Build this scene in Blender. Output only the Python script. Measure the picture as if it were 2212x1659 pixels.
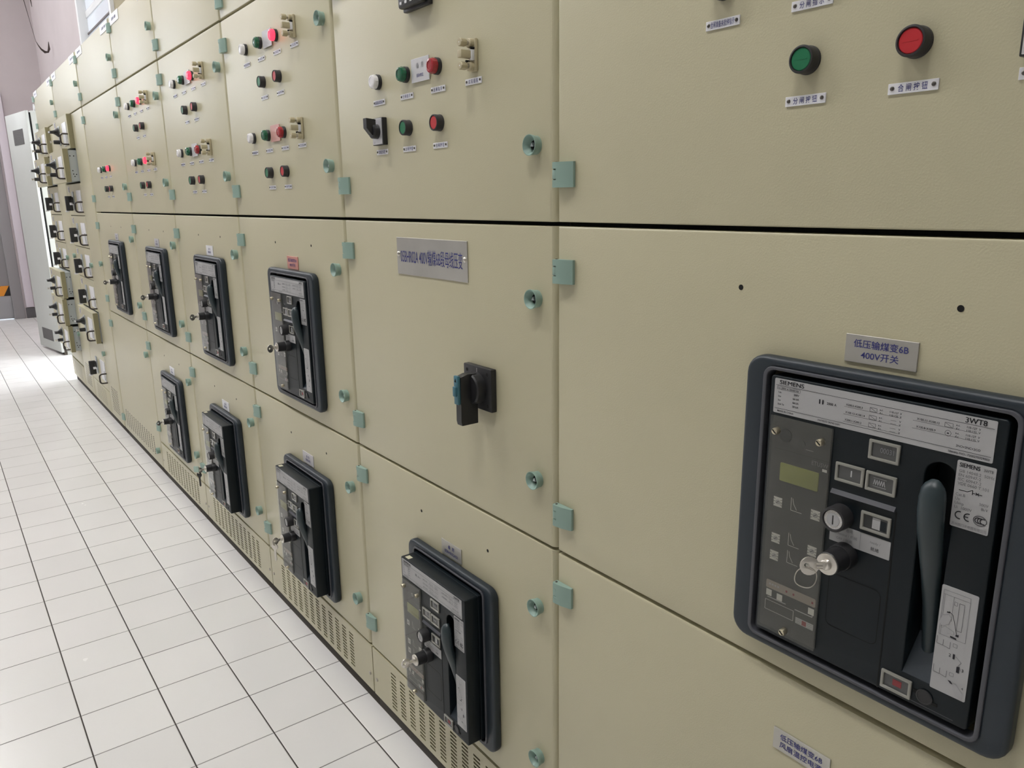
import bpy, bmesh, math, random
from mathutils import Matrix, Vector

for o in list(bpy.data.objects):
    bpy.data.objects.remove(o, do_unlink=True)
random.seed(7)
SC = bpy.context.scene
COL = SC.collection
R = math.radians

# ------------------------------------------------------------------ camera, world, exposure
cam_d = bpy.data.cameras.new('camera')
cam = bpy.data.objects.new('camera', cam_d)
COL.objects.link(cam)
_r = Vector((0.60068502, 0.79937109, -0.01354151))
_u = Vector((-0.17854221, 0.15063653, 0.97233292))
_f = Vector((-0.77929467, 0.58164809, -0.23320659))
cam.matrix_world = Matrix(((_r.x, _u.x, -_f.x, 0.97410), (_r.y, _u.y, -_f.y, -0.82432),
                           (_r.z, _u.z, -_f.z, 1.40000), (0, 0, 0, 1)))
cam_d.sensor_fit = 'HORIZONTAL'
cam_d.sensor_width = 36.0
cam_d.lens = 1661.55 / 2212.0 * 36.0
cam_d.clip_start = 0.02
SC.camera = cam

SC.view_settings.view_transform = 'Standard'
SC.view_settings.look = 'None'
SC.view_settings.gamma = 1.0
SC.view_settings.use_curve_mapping = False
SC.view_settings.exposure = 1.66
world = bpy.data.worlds.new('world')
SC.world = world
world.use_nodes = True
world.node_tree.nodes['Background'].inputs[0].default_value = (0.80, 0.88, 1.0, 1)
world.node_tree.nodes['Background'].inputs[1].default_value = 0.6
LAMP = 18.5        # radiance of the tube diffusers
PANE = 0.19        # radiance of daylight in the window
# lamps along the aisle (x, y); built by ceiling_light() below
LAMPS = [(-9.9, -1.90), (-7.2, -1.30), (-4.4, -1.30), (-1.9, -1.30), (0.5, -1.30)]  # the farthest lamp is added to brighten the end wall
LAMP_Z = 4.35

# ------------------------------------------------------------------ materials
def nodes_of(m):
    m.use_nodes = True
    nt = m.node_tree
    return nt, nt.nodes['Principled BSDF']

def mat(name, col, rough=0.5, metal=0.0, spec=0.5, bump=None, var=None, emit=None, coat=0.0):
    m = bpy.data.materials.new(name)
    nt, b = nodes_of(m)
    b.inputs['Base Color'].default_value = (*col, 1)
    b.inputs['Roughness'].default_value = rough
    b.inputs['Metallic'].default_value = metal
    b.inputs['Specular IOR Level'].default_value = spec
    b.inputs['Coat Weight'].default_value = coat
    if emit:
        b.inputs['Emission Color'].default_value = (*emit[0], 1)
        b.inputs['Emission Strength'].default_value = emit[1]
    if bump or var:
        g = nt.nodes.new('ShaderNodeNewGeometry')
    if bump:
        sc, st = bump
        n = nt.nodes.new('ShaderNodeTexNoise')
        n.inputs['Scale'].default_value = sc
        n.inputs['Detail'].default_value = 2
        bp = nt.nodes.new('ShaderNodeBump')
        bp.inputs['Strength'].default_value = st
        bp.inputs['Distance'].default_value = 0.001
        nt.links.new(g.outputs['Position'], n.inputs['Vector'])
        nt.links.new(n.outputs['Fac'], bp.inputs['Height'])
        nt.links.new(bp.outputs['Normal'], b.inputs['Normal'])
    if var:
        sc, amt = var
        n2 = nt.nodes.new('ShaderNodeTexNoise')
        n2.inputs['Scale'].default_value = sc
        n2.inputs['Detail'].default_value = 4
        mp = nt.nodes.new('ShaderNodeMapRange')
        mp.inputs['To Min'].default_value = 1 - amt
        mp.inputs['To Max'].default_value = 1 + amt
        mx = nt.nodes.new('ShaderNodeVectorMath'); mx.operation = 'SCALE'
        mx.inputs[0].default_value = col
        nt.links.new(g.outputs['Position'], n2.inputs['Vector'])
        nt.links.new(n2.outputs['Fac'], mp.inputs['Value'])
        nt.links.new(mp.outputs['Result'], mx.inputs['Scale'])
        nt.links.new(mx.outputs['Vector'], b.inputs['Base Color'])
    return m

M = {}
M['paint'] = mat('beige_paint', (0.535, 0.500, 0.342), 0.36, bump=(420, 0.22), var=(3.0, 0.03))
M['paint_shaded'] = mat('shaded_beige_paint', (0.26, 0.235, 0.135), 0.5)  # the beige paint again, with shade put into a darker base colour
M['steel'] = mat('zinc_steel', (0.50, 0.54, 0.56), 0.42, metal=0.55)
M['gap'] = mat('dark_gasket', (0.018, 0.018, 0.016), 0.9, var=(220, 0.7))
M['plinth'] = mat('dark_plinth', (0.055, 0.046, 0.036), 0.8)
M['green'] = mat('grey_green_plastic', (0.285, 0.410, 0.355), 0.42, bump=(500, 0.1))
M['black'] = mat('black_plastic', (0.018, 0.018, 0.020), 0.42)
M['bezel'] = mat('charcoal_bezel', (0.028, 0.027, 0.029), 0.5)
M['hole'] = mat('hole_black', (0.004, 0.004, 0.004), 0.9)  # near black: the dark inside holes, slots and gaps as colour; also black inserts
M['btn_red'] = mat('red_cap', (0.52, 0.022, 0.030), 0.38)
M['btn_green'] = mat('green_cap', (0.010, 0.17, 0.072), 0.38)
M['lens_red'] = mat('red_lens', (0.36, 0.010, 0.020), 0.16, coat=0.5)
M['lens_green'] = mat('green_lens', (0.006, 0.12, 0.055), 0.16, coat=0.5)
M['lens_white'] = mat('white_lens', (0.86, 0.85, 0.87), 0.18, coat=0.5)
M['lens_lit'] = mat('lit_red_lens', (0.8, 0.02, 0.05), 0.2, emit=((1.0, 0.028, 0.06), 0.8))
M['white'] = mat('white_plastic', (0.80, 0.80, 0.83), 0.35)
M['blue'] = mat('blue_ink', (0.035, 0.04, 0.20), 0.6)
M['ink'] = mat('black_ink', (0.012, 0.012, 0.018), 0.6)
M['greyink'] = mat('grey_ink', (0.20, 0.20, 0.21), 0.6)
M['screw'] = mat('screw_steel', (0.50, 0.47, 0.42), 0.28, metal=0.9)
M['screwdark'] = mat('dark_screw', (0.14, 0.13, 0.12), 0.3, metal=0.8)
M['brass'] = mat('nickel_screw', (0.62, 0.56, 0.42), 0.3, metal=0.9)
M['chrome'] = mat('chrome', (0.68, 0.65, 0.60), 0.28, metal=0.95)
M['tan'] = mat('tan_bakelite', (0.50, 0.44, 0.29), 0.45)
M['plate'] = mat('brushed_plate', (0.52, 0.51, 0.475), 0.34, metal=0.75, var=(14, 0.16))
M['pink'] = mat('pinkish_plate', (0.66, 0.30, 0.25), 0.4, metal=0.25)
M['rose'] = mat('rose_card', (0.66, 0.36, 0.32), 0.35, metal=0.2)
M['card'] = mat('silver_card', (0.72, 0.72, 0.74), 0.25, metal=0.45)
M['plategrey'] = mat('pale_plate', (0.60, 0.59, 0.61), 0.4, metal=0.2)
M['housing'] = mat('slate_housing', (0.0060, 0.0105, 0.0140), 0.42, spec=0.30, bump=(900, 0.06))
M['surround'] = mat('slate_surround', (0.017, 0.026, 0.036), 0.42, bump=(700, 0.06))
M['lip'] = mat('slate_lip_highlight', (0.075, 0.077, 0.090), 0.45)  # paler slate: the reflection on the rounded inner lip put into the colour
M['paper'] = mat('label_paper', (0.42, 0.42, 0.425), 0.45)
M['paperd'] = mat('label_shade', (0.40, 0.40, 0.41), 0.5)
M['trip'] = mat('trip_panel', (0.032, 0.034, 0.034), 0.5)
M['lcd'] = mat('lcd_olive', (0.27, 0.285, 0.075), 0.3)
M['dial'] = mat('dial_grey', (0.66, 0.645, 0.62), 0.5)
M['strip'] = mat('warm_strip', (0.33, 0.285, 0.255), 0.5)
M['redmark'] = mat('red_mark', (0.24, 0.03, 0.035), 0.5)
M['winframe'] = mat('clear_bezel', (0.27, 0.265, 0.235), 0.2, coat=0.6)
M['window'] = mat('smoked_window', (0.055, 0.058, 0.058), 0.12, coat=0.6)
M['yellow'] = mat('yellowish_sticker', (0.70, 0.67, 0.50), 0.5)
M['tealtab'] = mat('teal_latch', (0.055, 0.17, 0.22), 0.45)
M['lever'] = mat('slate_lever', (0.030, 0.045, 0.052), 0.36)
M['greycab'] = mat('light_grey_paint', (0.50, 0.515, 0.495), 0.45, bump=(400, 0.1))
M['grille'] = mat('grille_grey', (0.13, 0.125, 0.125), 0.7)
M['mauve'] = mat('mauve_wall', (0.56, 0.505, 0.515), 0.9, var=(2.2, 0.09))
M['neutral'] = mat('neutral_wall', (0.36, 0.355, 0.35), 0.85)
M['pale'] = mat('pale_wall', (0.70, 0.64, 0.70), 0.85)
M['khaki'] = mat('khaki_wall', (0.36, 0.32, 0.22), 0.9)
M['ceil'] = mat('ceiling_white', (0.72, 0.71, 0.70), 0.9)
M['doorgrey'] = mat('door_grey', (0.30, 0.285, 0.295), 0.5)
M['kick'] = mat('kick_grey', (0.42, 0.42, 0.44), 0.35, metal=0.3)
M['basegrey'] = mat('baseboard_grey', (0.11, 0.105, 0.11), 0.7)
M['orange'] = mat('tape_orange', (0.80, 0.30, 0.03), 0.5)
M['alu'] = mat('white_frame', (0.75, 0.76, 0.78), 0.35)
M['bar'] = mat('dark_bar', (0.10, 0.075, 0.075), 0.5)
M['pane'] = mat('daylit_pane', (0.16, 0.17, 0.19), 0.15, emit=((0.86, 0.91, 1.0), PANE))
M['pane_added_light'] = mat('added_light_pane_glow', (0.16, 0.17, 0.19), 0.15, emit=((0.93, 0.96, 1.0), 1.7))  # glow of the hidden lower panes, set to light the floor in the gap
M['pane_added_gloss'] = mat('added_gloss_pane_glow', (0.6, 0.65, 0.72), 0.15, emit=((0.90, 0.95, 1.0), 1.6))  # glow of the added far window, mirrored in doors and floor
M['diffuser'] = mat('lamp_diffuser', (0.9, 0.9, 0.9), 0.5, emit=((1.0, 0.985, 0.975), LAMP))
M['lampbody'] = mat('lamp_body', (0.75, 0.75, 0.76), 0.4)
M['cable'] = mat('old_cable', (0.05, 0.035, 0.03), 0.8)
M['rod'] = mat('dark_rod', (0.045, 0.035, 0.030), 0.3, metal=0.3)
M['keyplastic'] = mat('clear_tag', (0.45, 0.60, 0.52), 0.2, coat=0.5)

# clear trip unit cover: mostly see-through with a glossy sheen and a faint haze
m = bpy.data.materials.new('clear_cover'); m.use_nodes = True
nt = m.node_tree; nt.nodes.clear()
out = nt.nodes.new('ShaderNodeOutputMaterial')
tr = nt.nodes.new('ShaderNodeBsdfTransparent'); tr.inputs[0].default_value = (0.92, 0.92, 0.90, 1)
df = nt.nodes.new('ShaderNodeBsdfDiffuse'); df.inputs[0].default_value = (0.30, 0.30, 0.27, 1)
gl = nt.nodes.new('ShaderNodeBsdfGlossy'); gl.inputs['Roughness'].default_value = 0.04
mx1 = nt.nodes.new('ShaderNodeMixShader'); mx1.inputs[0].default_value = 0.065
fr = nt.nodes.new('ShaderNodeFresnel'); fr.inputs[0].default_value = 1.55
mx2 = nt.nodes.new('ShaderNodeMixShader')
nt.links.new(tr.outputs[0], mx1.inputs[1]); nt.links.new(df.outputs[0], mx1.inputs[2])
bf = nt.nodes.new('ShaderNodeNewGeometry'); inv = nt.nodes.new('ShaderNodeMath'); inv.operation = 'SUBTRACT'; inv.inputs[0].default_value = 1.0
nt.links.new(bf.outputs['Backfacing'], inv.inputs[1])
mu = nt.nodes.new('ShaderNodeMath'); mu.operation = 'MULTIPLY'
nt.links.new(fr.outputs[0], mu.inputs[0]); nt.links.new(inv.outputs[0], mu.inputs[1]); nt.links.new(mu.outputs[0], mx2.inputs[0]); nt.links.new(mx1.outputs[0], mx2.inputs[1])
nt.links.new(gl.outputs[0], mx2.inputs[2]); nt.links.new(mx2.outputs[0], out.inputs['Surface'])
M['cover'] = m

# floor: 20 cm glazed tiles, dark open joints, every tile with its own tint and slight tilt
TX0, TPX, TY0, TPY = -0.8735, 0.2026, -0.064, 0.204
m = bpy.data.materials.new('floor_tiles'); nt, b = nodes_of(m)
def nd(t, **kw):
    n = nt.nodes.new(t)
    for k, v in kw.items(): setattr(n, k, v)
    return n
def mth(op, a, bb=None, clamp=False):
    n = nd('ShaderNodeMath', operation=op); n.use_clamp = clamp
    for i, v in enumerate((a, bb)):
        if v is None: continue
        if isinstance(v, (int, float)): n.inputs[i].default_value = v
        else: nt.links.new(v, n.inputs[i])
    return n.outputs[0]
geo = nd('ShaderNodeNewGeometry'); sep = nd('ShaderNodeSeparateXYZ')
nt.links.new(geo.outputs['Position'], sep.inputs[0])
u = mth('DIVIDE', mth('SUBTRACT', sep.outputs[0], TX0), TPX)
v = mth('DIVIDE', mth('SUBTRACT', sep.outputs[1], TY0), TPY)
iu, iv = mth('FLOOR', u), mth('FLOOR', v)
fu, fv = mth('FRACT', u), mth('FRACT', v)
du = mth('MULTIPLY', mth('MINIMUM', fu, mth('SUBTRACT', 1.0, fu)), TPX)
dv = mth('MULTIPLY', mth('MINIMUM', fv, mth('SUBTRACT', 1.0, fv)), TPY)
comb = nd('ShaderNodeCombineXYZ')
nt.links.new(iu, comb.inputs[0]); nt.links.new(iv, comb.inputs[1])
wn = nd('ShaderNodeTexWhiteNoise'); wn.noise_dimensions = '3D'
nt.links.new(comb.outputs[0], wn.inputs['Vector'])
jn = nd('ShaderNodeTexNoise'); jn.inputs['Scale'].default_value = 3.2
nt.links.new(geo.outputs['Position'], jn.inputs['Vector'])
# joints across the aisle are finer and partly filled
wu = mth('MULTIPLY', jn.outputs['Fac'], 0.0020)
ju = mth('LESS_THAN', du, wu)
jv = mth('LESS_THAN', dv, 0.0017)
joint = mth('MAXIMUM', ju, jv)
tint = mth('ADD', mth('MULTIPLY', wn.outputs['Value'], 0.05), 0.955)
sm = nd('ShaderNodeTexNoise'); sm.inputs['Scale'].default_value = 1.7; sm.inputs['Detail'].default_value = 6
nt.links.new(geo.outputs['Position'], sm.inputs['Vector'])
tint = mth('MULTIPLY', tint, mth('ADD', mth('MULTIPLY', sm.outputs['Fac'], 0.10), 0.95))
tcol = nd('ShaderNodeVectorMath', operation='SCALE'); tcol.inputs[0].default_value = (0.84, 0.83, 0.82)
nt.links.new(tint, tcol.inputs['Scale'])
mixc = nd('ShaderNodeMix', data_type='RGBA')
mixc.inputs['B'].default_value = (0.065, 0.055, 0.050, 1)
nt.links.new(joint, mixc.inputs['Factor']); nt.links.new(tcol.outputs[0], mixc.inputs['A'])
nt.links.new(mixc.outputs['Result'], b.inputs['Base Color'])
rn = nd('ShaderNodeTexNoise'); rn.inputs['Scale'].default_value = 9; rn.inputs['Detail'].default_value = 5
nt.links.new(geo.outputs['Position'], rn.inputs['Vector'])
nt.links.new(mth('ADD', mth('MULTIPLY', joint, 0.6), mth('ADD', mth('MULTIPLY', rn.outputs['Fac'], 0.14), 0.17)), b.inputs['Roughness'])
b.inputs['Specular IOR Level'].default_value = 0.45
fine = nd('ShaderNodeTexNoise'); fine.inputs['Scale'].default_value = 120; fine.inputs['Detail'].default_value = 2
nt.links.new(geo.outputs['Position'], fine.inputs['Vector'])
edge = mth('MULTIPLY', mth('MINIMUM', mth('MINIMUM', du, dv), 0.0035), 1.0)
hgt = mth('ADD', mth('MULTIPLY', edge, 0.45), mth('MULTIPLY', fine.outputs['Fac'], 0.00016))
tilt = mth('ADD', mth('MULTIPLY', mth('MULTIPLY', mth('SUBTRACT', wn.outputs['Value'], 0.5), fu), 0.0014),
           mth('MULTIPLY', mth('MULTIPLY', mth('SUBTRACT', mth('FRACT', mth('MULTIPLY', wn.outputs['Value'], 17.3)), 0.5), fv), 0.0014))
bp = nd('ShaderNodeBump'); bp.inputs['Strength'].default_value = 1.0; bp.inputs['Distance'].default_value = 1.0
nt.links.new(mth('ADD', hgt, tilt), bp.inputs['Height'])
nt.links.new(bp.outputs['Normal'], b.inputs['Normal'])
M['floor'] = m

# ------------------------------------------------------------------ mesh builder
_text_cache = {}
def text_mesh(s, bold=0.0):
    k = (s, bold)
    if k not in _text_cache:
        cu = bpy.data.curves.new('lettering', 'FONT')
        cu.body = s; cu.size = 1.0; cu.resolution_u = 3; cu.offset = bold
        ob = bpy.data.objects.new('lettering', cu)
        COL.objects.link(ob)
        dg = bpy.context.evaluated_depsgraph_get()
        me = ob.evaluated_get(dg).to_mesh()
        vs = [tuple(v.co) for v in me.vertices]
        fs = [tuple(p.vertices) for p in me.polygons]
        ob.evaluated_get(dg).to_mesh_clear()
        bpy.data.objects.remove(ob); bpy.data.curves.remove(cu)
        _text_cache[k] = (vs, fs)
    return _text_cache[k]

def rrect(x0, x1, z0, z1, r, n=5):
    pts = []
    for cx, cz, a0 in ((x1 - r, z1 - r, 0), (x0 + r, z1 - r, 90), (x0 + r, z0 + r, 180), (x1 - r, z0 + r, 270)):
        for i in range(n + 1):
            a = R(a0 + 90 * i / n)
            pts.append((cx + r * math.cos(a), cz + r * math.sin(a)))
    return pts

class G:
    def __init__(s):
        s.v = []; s.f = []; s.m = []
        s.mats = []
    def mi(s, name):
        if name not in s.mats: s.mats.append(name)
        return s.mats.index(name)
    def add(s, vs, fs, mat, T=None):
        o = len(s.v); k = s.mi(mat)
        for p in vs:
            p = Vector(p)
            s.v.append(tuple(T @ p) if T else tuple(p))
        for f in fs:
            s.f.append([i + o for i in f]); s.m.append(k)
        return s
    def bm(s, bm, mat, T=None):
        bm.verts.index_update()
        s.add([v.co.copy() for v in bm.verts], [[v.index for v in f.verts] for f in bm.faces], mat, T)
        bm.free(); return s
    def box(s, x0, x1, y0, y1, z0, z1, mat, bev=0.0, seg=2, T=None):
        b = bmesh.new()
        bmesh.ops.create_cube(b, size=1)
        for q in b.verts:
            q.co = Vector(((x0 + x1) / 2 + q.co.x * (x1 - x0), (y0 + y1) / 2 + q.co.y * (y1 - y0), (z0 + z1) / 2 + q.co.z * (z1 - z0)))
        if bev > 0:
            bmesh.ops.bevel(b, geom=b.edges[:], offset=bev, segments=seg, profile=0.5, affect='EDGES')
        return s.bm(b, mat, T)
    def lathe(s, prof, mat, n=28, c=(0, 0), T=None):
        """prof: (radius, y) pairs revolved round the y axis through x=c[0], z=c[1]"""
        vs = []; fs = []
        for r, y in prof:
            for i in range(n):
                a = 2 * math.pi * i / n
                vs.append((c[0] + r * math.cos(a), y, c[1] + r * math.sin(a)))
        for j in range(len(prof) - 1):
            for i in range(n):
                a, b2 = j * n + i, j * n + (i + 1) % n
                fs.append([a, b2, b2 + n, a + n])
        if prof[0][0] > 1e-6: fs.append(list(range(n)))
        if prof[-1][0] > 1e-6: fs.append([(len(prof) - 1) * n + i for i in range(n)][::-1])
        return s.add(vs, fs, mat, T)
    def disc(s, x, z, y, r, mat, n=20, T=None):
        return s.add([(x + r * math.cos(2 * math.pi * i / n), y, z + r * math.sin(2 * math.pi * i / n)) for i in range(n)], [list(range(n))], mat, T)
    def rect(s, x0, x1, z0, z1, y, mat, T=None):
        return s.add([(x0, y, z0), (x1, y, z0), (x1, y, z1), (x0, y, z1)], [[0, 1, 2, 3]], mat, T)
    def extr(s, poly, axis, a0, a1, mat, T=None):
        n = len(poly)
        def P(p, a):
            return {'x': (a, p[0], p[1]), 'y': (p[0], a, p[1]), 'z': (p[0], p[1], a)}[axis]
        vs = [P(p, a0) for p in poly] + [P(p, a1) for p in poly]
        fs = [list(range(n))[::-1], [i + n for i in range(n)]]
        for i in range(n): fs.append([i, (i + 1) % n, (i + 1) % n + n, i + n])
        return s.add(vs, fs, mat, T)
    def tube(s, path, rad, mat, n=10, closed=False, flat=1.0, T=None):
        P = [Vector(p) for p in path]; N = len(P)
        rs = rad if isinstance(rad, (list, tuple)) else [rad] * N
        vs = []; fs = []; up = None
        for i in range(N):
            a = P[(i - 1) % N] if (closed or i > 0) else P[i]
            c = P[(i + 1) % N] if (closed or i < N - 1) else P[i]
            t = (c - a).normalized()
            if up is None:
                up = Vector((1, 0, 0)) if abs(t.x) < 0.8 else Vector((0, 0, 1))
            e1 = (up - t * up.dot(t)).normalized(); up = e1
            e2 = t.cross(e1)
            for k in range(n):
                q = 2 * math.pi * k / n
                vs.append(P[i] + e1 * (rs[i] * math.cos(q)) + e2 * (rs[i] * flat * math.sin(q)))
        for i in range(N if closed else N - 1):
            for k in range(n):
                a, b2 = i * n + k, i * n + (k + 1) % n
                c2 = ((i + 1) % N) * n
                fs.append([a, b2, c2 + (k + 1) % n, c2 + k])
        if not closed:
            fs.append(list(range(n))[::-1]); fs.append([(N - 1) * n + k for k in range(n)])
        return s.add(vs, fs, mat, T)
    def plate(s, loops, y0, y1, mat, bev=0.0, res=2, T=None):
        """flat part with holes: loops of (x, z), first the outline; front face at y0, back at y1"""
        cu = bpy.data.curves.new('outline', 'CURVE'); cu.dimensions = '2D'; cu.fill_mode = 'BOTH'
        for lp in loops:
            sp = cu.splines.new('POLY'); sp.points.add(len(lp) - 1)
            for p, (x, z) in zip(sp.points, lp): p.co = (x, z, 0, 1)
            sp.use_cyclic_u = True
        cu.extrude = abs(y1 - y0) / 2 - bev
        cu.bevel_depth = bev; cu.bevel_resolution = res; cu.offset = -bev
        ob = bpy.data.objects.new('outline', cu); COL.objects.link(ob)
        dg = bpy.context.evaluated_depsgraph_get()
        me = ob.evaluated_get(dg).to_mesh()
        ym = (y0 + y1) / 2
        b = bmesh.new(); b.from_mesh(me)
        for q in b.verts: q.co = Vector((q.co.x, ym - q.co.z, q.co.y))
        bmesh.ops.remove_doubles(b, verts=b.verts[:], dist=1e-6)
        ob.evaluated_get(dg).to_mesh_clear()
        bpy.data.objects.remove(ob); bpy.data.curves.remove(cu)
        return s.bm(b, mat, T)
    def text(s, t, x, z, y, size, mat, align='c', sx=1.0, bold=0.0, T=None, width=None):
        vs, fs = text_mesh(t, bold)
        if not vs: return s
        xs = [p[0] for p in vs]; w = max(xs) - min(xs)
        if width: sx = width / (w * size)
        off = {'c': -(max(xs) + min(xs)) / 2, 'l': -min(xs), 'r': -max(xs)}[align]
        return s.add([(x + (p[0] + off) * size * sx, y, z + (p[1] - 0.36) * size) for p in vs], fs, mat, T)
    def line(s, pts, w, y, mat, T=None):
        for (ax, az), (bx, bz) in zip(pts[:-1], pts[1:]):
            d = Vector((bx - ax, bz - az)); L = d.length
            if L < 1e-9: continue
            nx, nz = -d.y / L * w / 2, d.x / L * w / 2
            s.add([(ax + nx, y, az + nz), (ax - nx, y, az - nz), (bx - nx, y, bz - nz), (bx + nx, y, bz + nz)], [[0, 1, 2, 3]], mat, T)
        return s
    def mesh(s, name):
        me = bpy.data.meshes.new(name)
        me.from_pydata(s.v, [], s.f)
        for k in s.mats: me.materials.append(M[k])
        me.polygons.foreach_set('material_index', s.m)
        b = bmesh.new(); b.from_mesh(me)
        bmesh.ops.recalc_face_normals(b, faces=b.faces[:])
        b.to_mesh(me); b.free()
        me.polygons.foreach_set('use_smooth', [True] * len(me.polygons))
        for p in me.polygons:
            n = p.normal; a = max(abs(n.x), abs(n.y), abs(n.z))
            if abs(n.y) > 0.9999 or (a > 0.9999 and p.area > 1e-4): p.use_smooth = False
        me.set_sharp_from_angle(angle=R(32))
        me.update()
        return me

def put(name, me, parent=None, loc=(0, 0, 0), rot=None, label=None):
    if isinstance(me, G): me = me.mesh(name)
    o = bpy.data.objects.new(name, me); COL.objects.link(o)
    o.parent = parent; o.location = loc
    if rot: o.rotation_euler = rot
    if label: o['label'] = label
    return o

def thing(name, loc, label, cat, group=None):
    o = bpy.data.objects.new(name, None); COL.objects.link(o)
    o.empty_display_size = 0.05
    o.location = loc; o['label'] = label; o['category'] = cat
    if group: o['group'] = group
    return o

def struct(name, g, parent=None):
    o = put(name, g, parent)
    if parent is None: o['kind'] = 'structure'
    return o

# ------------------------------------------------------------------ the room
XF, XR, YB, YF, ZC = -10.65, 3.2, 0.62, -4.5, 4.6
FLOOR_LOW = G()
g = G(); g.box(XF - 0.1, XR + 0.1, YF - 0.1, YB + 0.1, -0.12, 0.0, 'floor'); struct('floor', g)
g = G(); g.box(XF - 0.1, XR + 0.1, YF - 0.1, YB + 0.1, ZC, ZC + 0.1, 'ceil'); struct('ceiling', g)
WX0, WX1, WZ0, WZ1 = -7.50, -6.05, 0.12, 3.75
g = G()
g.box(XF - 0.1, WX0, YB, YB + 0.1, 0, ZC, 'mauve')
g.box(WX0, WX1, YB, YB + 0.1, 0, WZ0, 'mauve'); g.box(WX0, WX1, YB, YB + 0.1, WZ1, ZC, 'mauve')
g.box(WX1, XR + 0.1, YB, YB + 0.1, 0, ZC, 'khaki')
struct('wall_back', g)
DY0, DY1, DZ = -1.05, -0.05, 2.12
g = G()
g.box(XF - 0.1, XF, DY1, YB, 0, ZC, 'mauve'); g.box(XF - 0.1, XF, DY0, DY1, DZ, ZC, 'mauve')
g.box(XF - 0.1, XF, YF - 0.1, DY0, 0, ZC, 'mauve')
struct('wall_left', g)
g = G(); g.box(XF - 0.1, XR + 0.1, YF - 0.1, YF, 0, ZC, 'neutral'); struct('wall_front', g)
g = G(); g.box(XR, XR + 0.1, YF, YB, 0, ZC, 'neutral'); struct('wall_right', g)
g = G(); g.box(XF, XF + 0.015, 0.075, YB, 0, 0.13, 'basegrey', 0.002)
struct('baseboard_left', g)
g = G()   # plain raised casing beside and over the doorway
g.box(XF, XF + 0.03, 0.085, 0.17, 0.14, 2.74, 'pale', 0.004)
struct('trim_1', g)
# door at the far end
d1 = G(); d1.box(XF - 0.06, XF - 0.02, DY0, DY1, 0.01, DZ, 'doorgrey', 0.003)
d1o = struct('door_1', d1)
g = G()
g.box(XF - 0.09, XF + 0.02, DY1 - 0.01, DY1 + 0.11, 0, DZ + 0.1, 'doorgrey', 0.006)
g.box(XF - 0.09, XF + 0.02, DY0 - 0.11, DY0 + 0.01, 0, DZ + 0.1, 'doorgrey', 0.006)
g.box(XF - 0.09, XF + 0.02, DY0, DY1, DZ, DZ + 0.1, 'doorgrey', 0.006)
put('door_frame', g, d1o)
g = G(); g.box(XF - 0.022, XF - 0.016, DY0 + 0.02, DY1 - 0.012, 0.02, 0.295, 'kick', 0.001)
put('kick_plate', g, d1o)
g = G()
g.box(XF - 0.0215, XF - 0.016, DY0 + 0.02, DY1 - 0.012, 0.30, 0.425, 'black')
w = 0.09
for k in range(2, 7):
    y = -0.225 - (6 - k) * 0.28
    pl = [(y, 0.30), (y + w, 0.30), (y + w + 0.07, 0.425), (y + 0.07, 0.425)]
    pl = [(min(max(a, DY0 + 0.02), DY1 - 0.012), b2) for a, b2 in pl]
    if pl[2][0] - pl[0][0] < 0.01 or pl[1][0] - pl[0][0] + pl[2][0] - pl[3][0] < 0.01: continue
    g.add([(XF - 0.0155, a, b2) for a, b2 in pl], [[0, 1, 2, 3]], 'orange')
put('hazard_tape', g, d1o)
# unseen high window added in the far wall for gloss on the upper doors
w2 = struct('added_gloss_window', G().box(XF - 0.012, XF + 0.008, -2.75, -1.25, 2.55, 3.75, 'pane_added_gloss'))
g = G()
for a, b2, z0, z1 in ((-2.81, -2.73, 2.49, 3.81), (-1.27, -1.19, 2.49, 3.81), (-2.04, -1.96, 2.5, 3.8)): g.box(XF - 0.01, XF + 0.04, a, b2, z0, z1, 'alu', 0.004)
for z0 in (2.49, 3.73): g.box(XF - 0.01, XF + 0.04, -2.8, -1.2, z0, z0 + 0.08, 'alu', 0.004)
put('window_frame', g, w2)
# window behind the gap in the row
wn_o = struct('window_1', G().box(WX0 + 0.04, WX1 - 0.04, YB + 0.045, YB + 0.055, 2.15, WZ1 - 0.04, 'pane'))
put('added_light_pane', G().box(WX0 + 0.04, WX1 - 0.04, YB + 0.045, YB + 0.055, WZ0 + 0.04, 2.15, 'pane_added_light'), wn_o, label='hidden lower panes, added to light the floor in the gap')  # glowing lower panes out of view, added to throw light through the gap
g = G()
g.box(WX0, WX0 + 0.06, YB - 0.03, YB + 0.08, WZ0, WZ1, 'alu', 0.004); g.box(WX1 - 0.06, WX1, YB - 0.03, YB + 0.08, WZ0, WZ1, 'alu', 0.004)
g.box(WX0, WX1, YB - 0.03, YB + 0.08, WZ0, WZ0 + 0.06, 'alu', 0.004); g.box(WX0, WX1, YB - 0.03, YB + 0.08, WZ1 - 0.06, WZ1, 'alu', 0.004)
put('window_frame', g, wn_o)
for z in (1.35, 2.15, 2.93, 3.23):
    g = G(); g.box(WX0 + 0.06, WX1 - 0.06, YB + 0.033, YB + 0.044, z - 0.008, z + 0.008, 'bar', 0.002)
    put('glazing_bar', g, wn_o)
g = G(); g.box(WX0 + 0.06, WX1 - 0.06, YB + 0.034, YB + 0.044, 3.06, 3.12, 'alu', 0.002); put('transom', g, wn_o)

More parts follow.
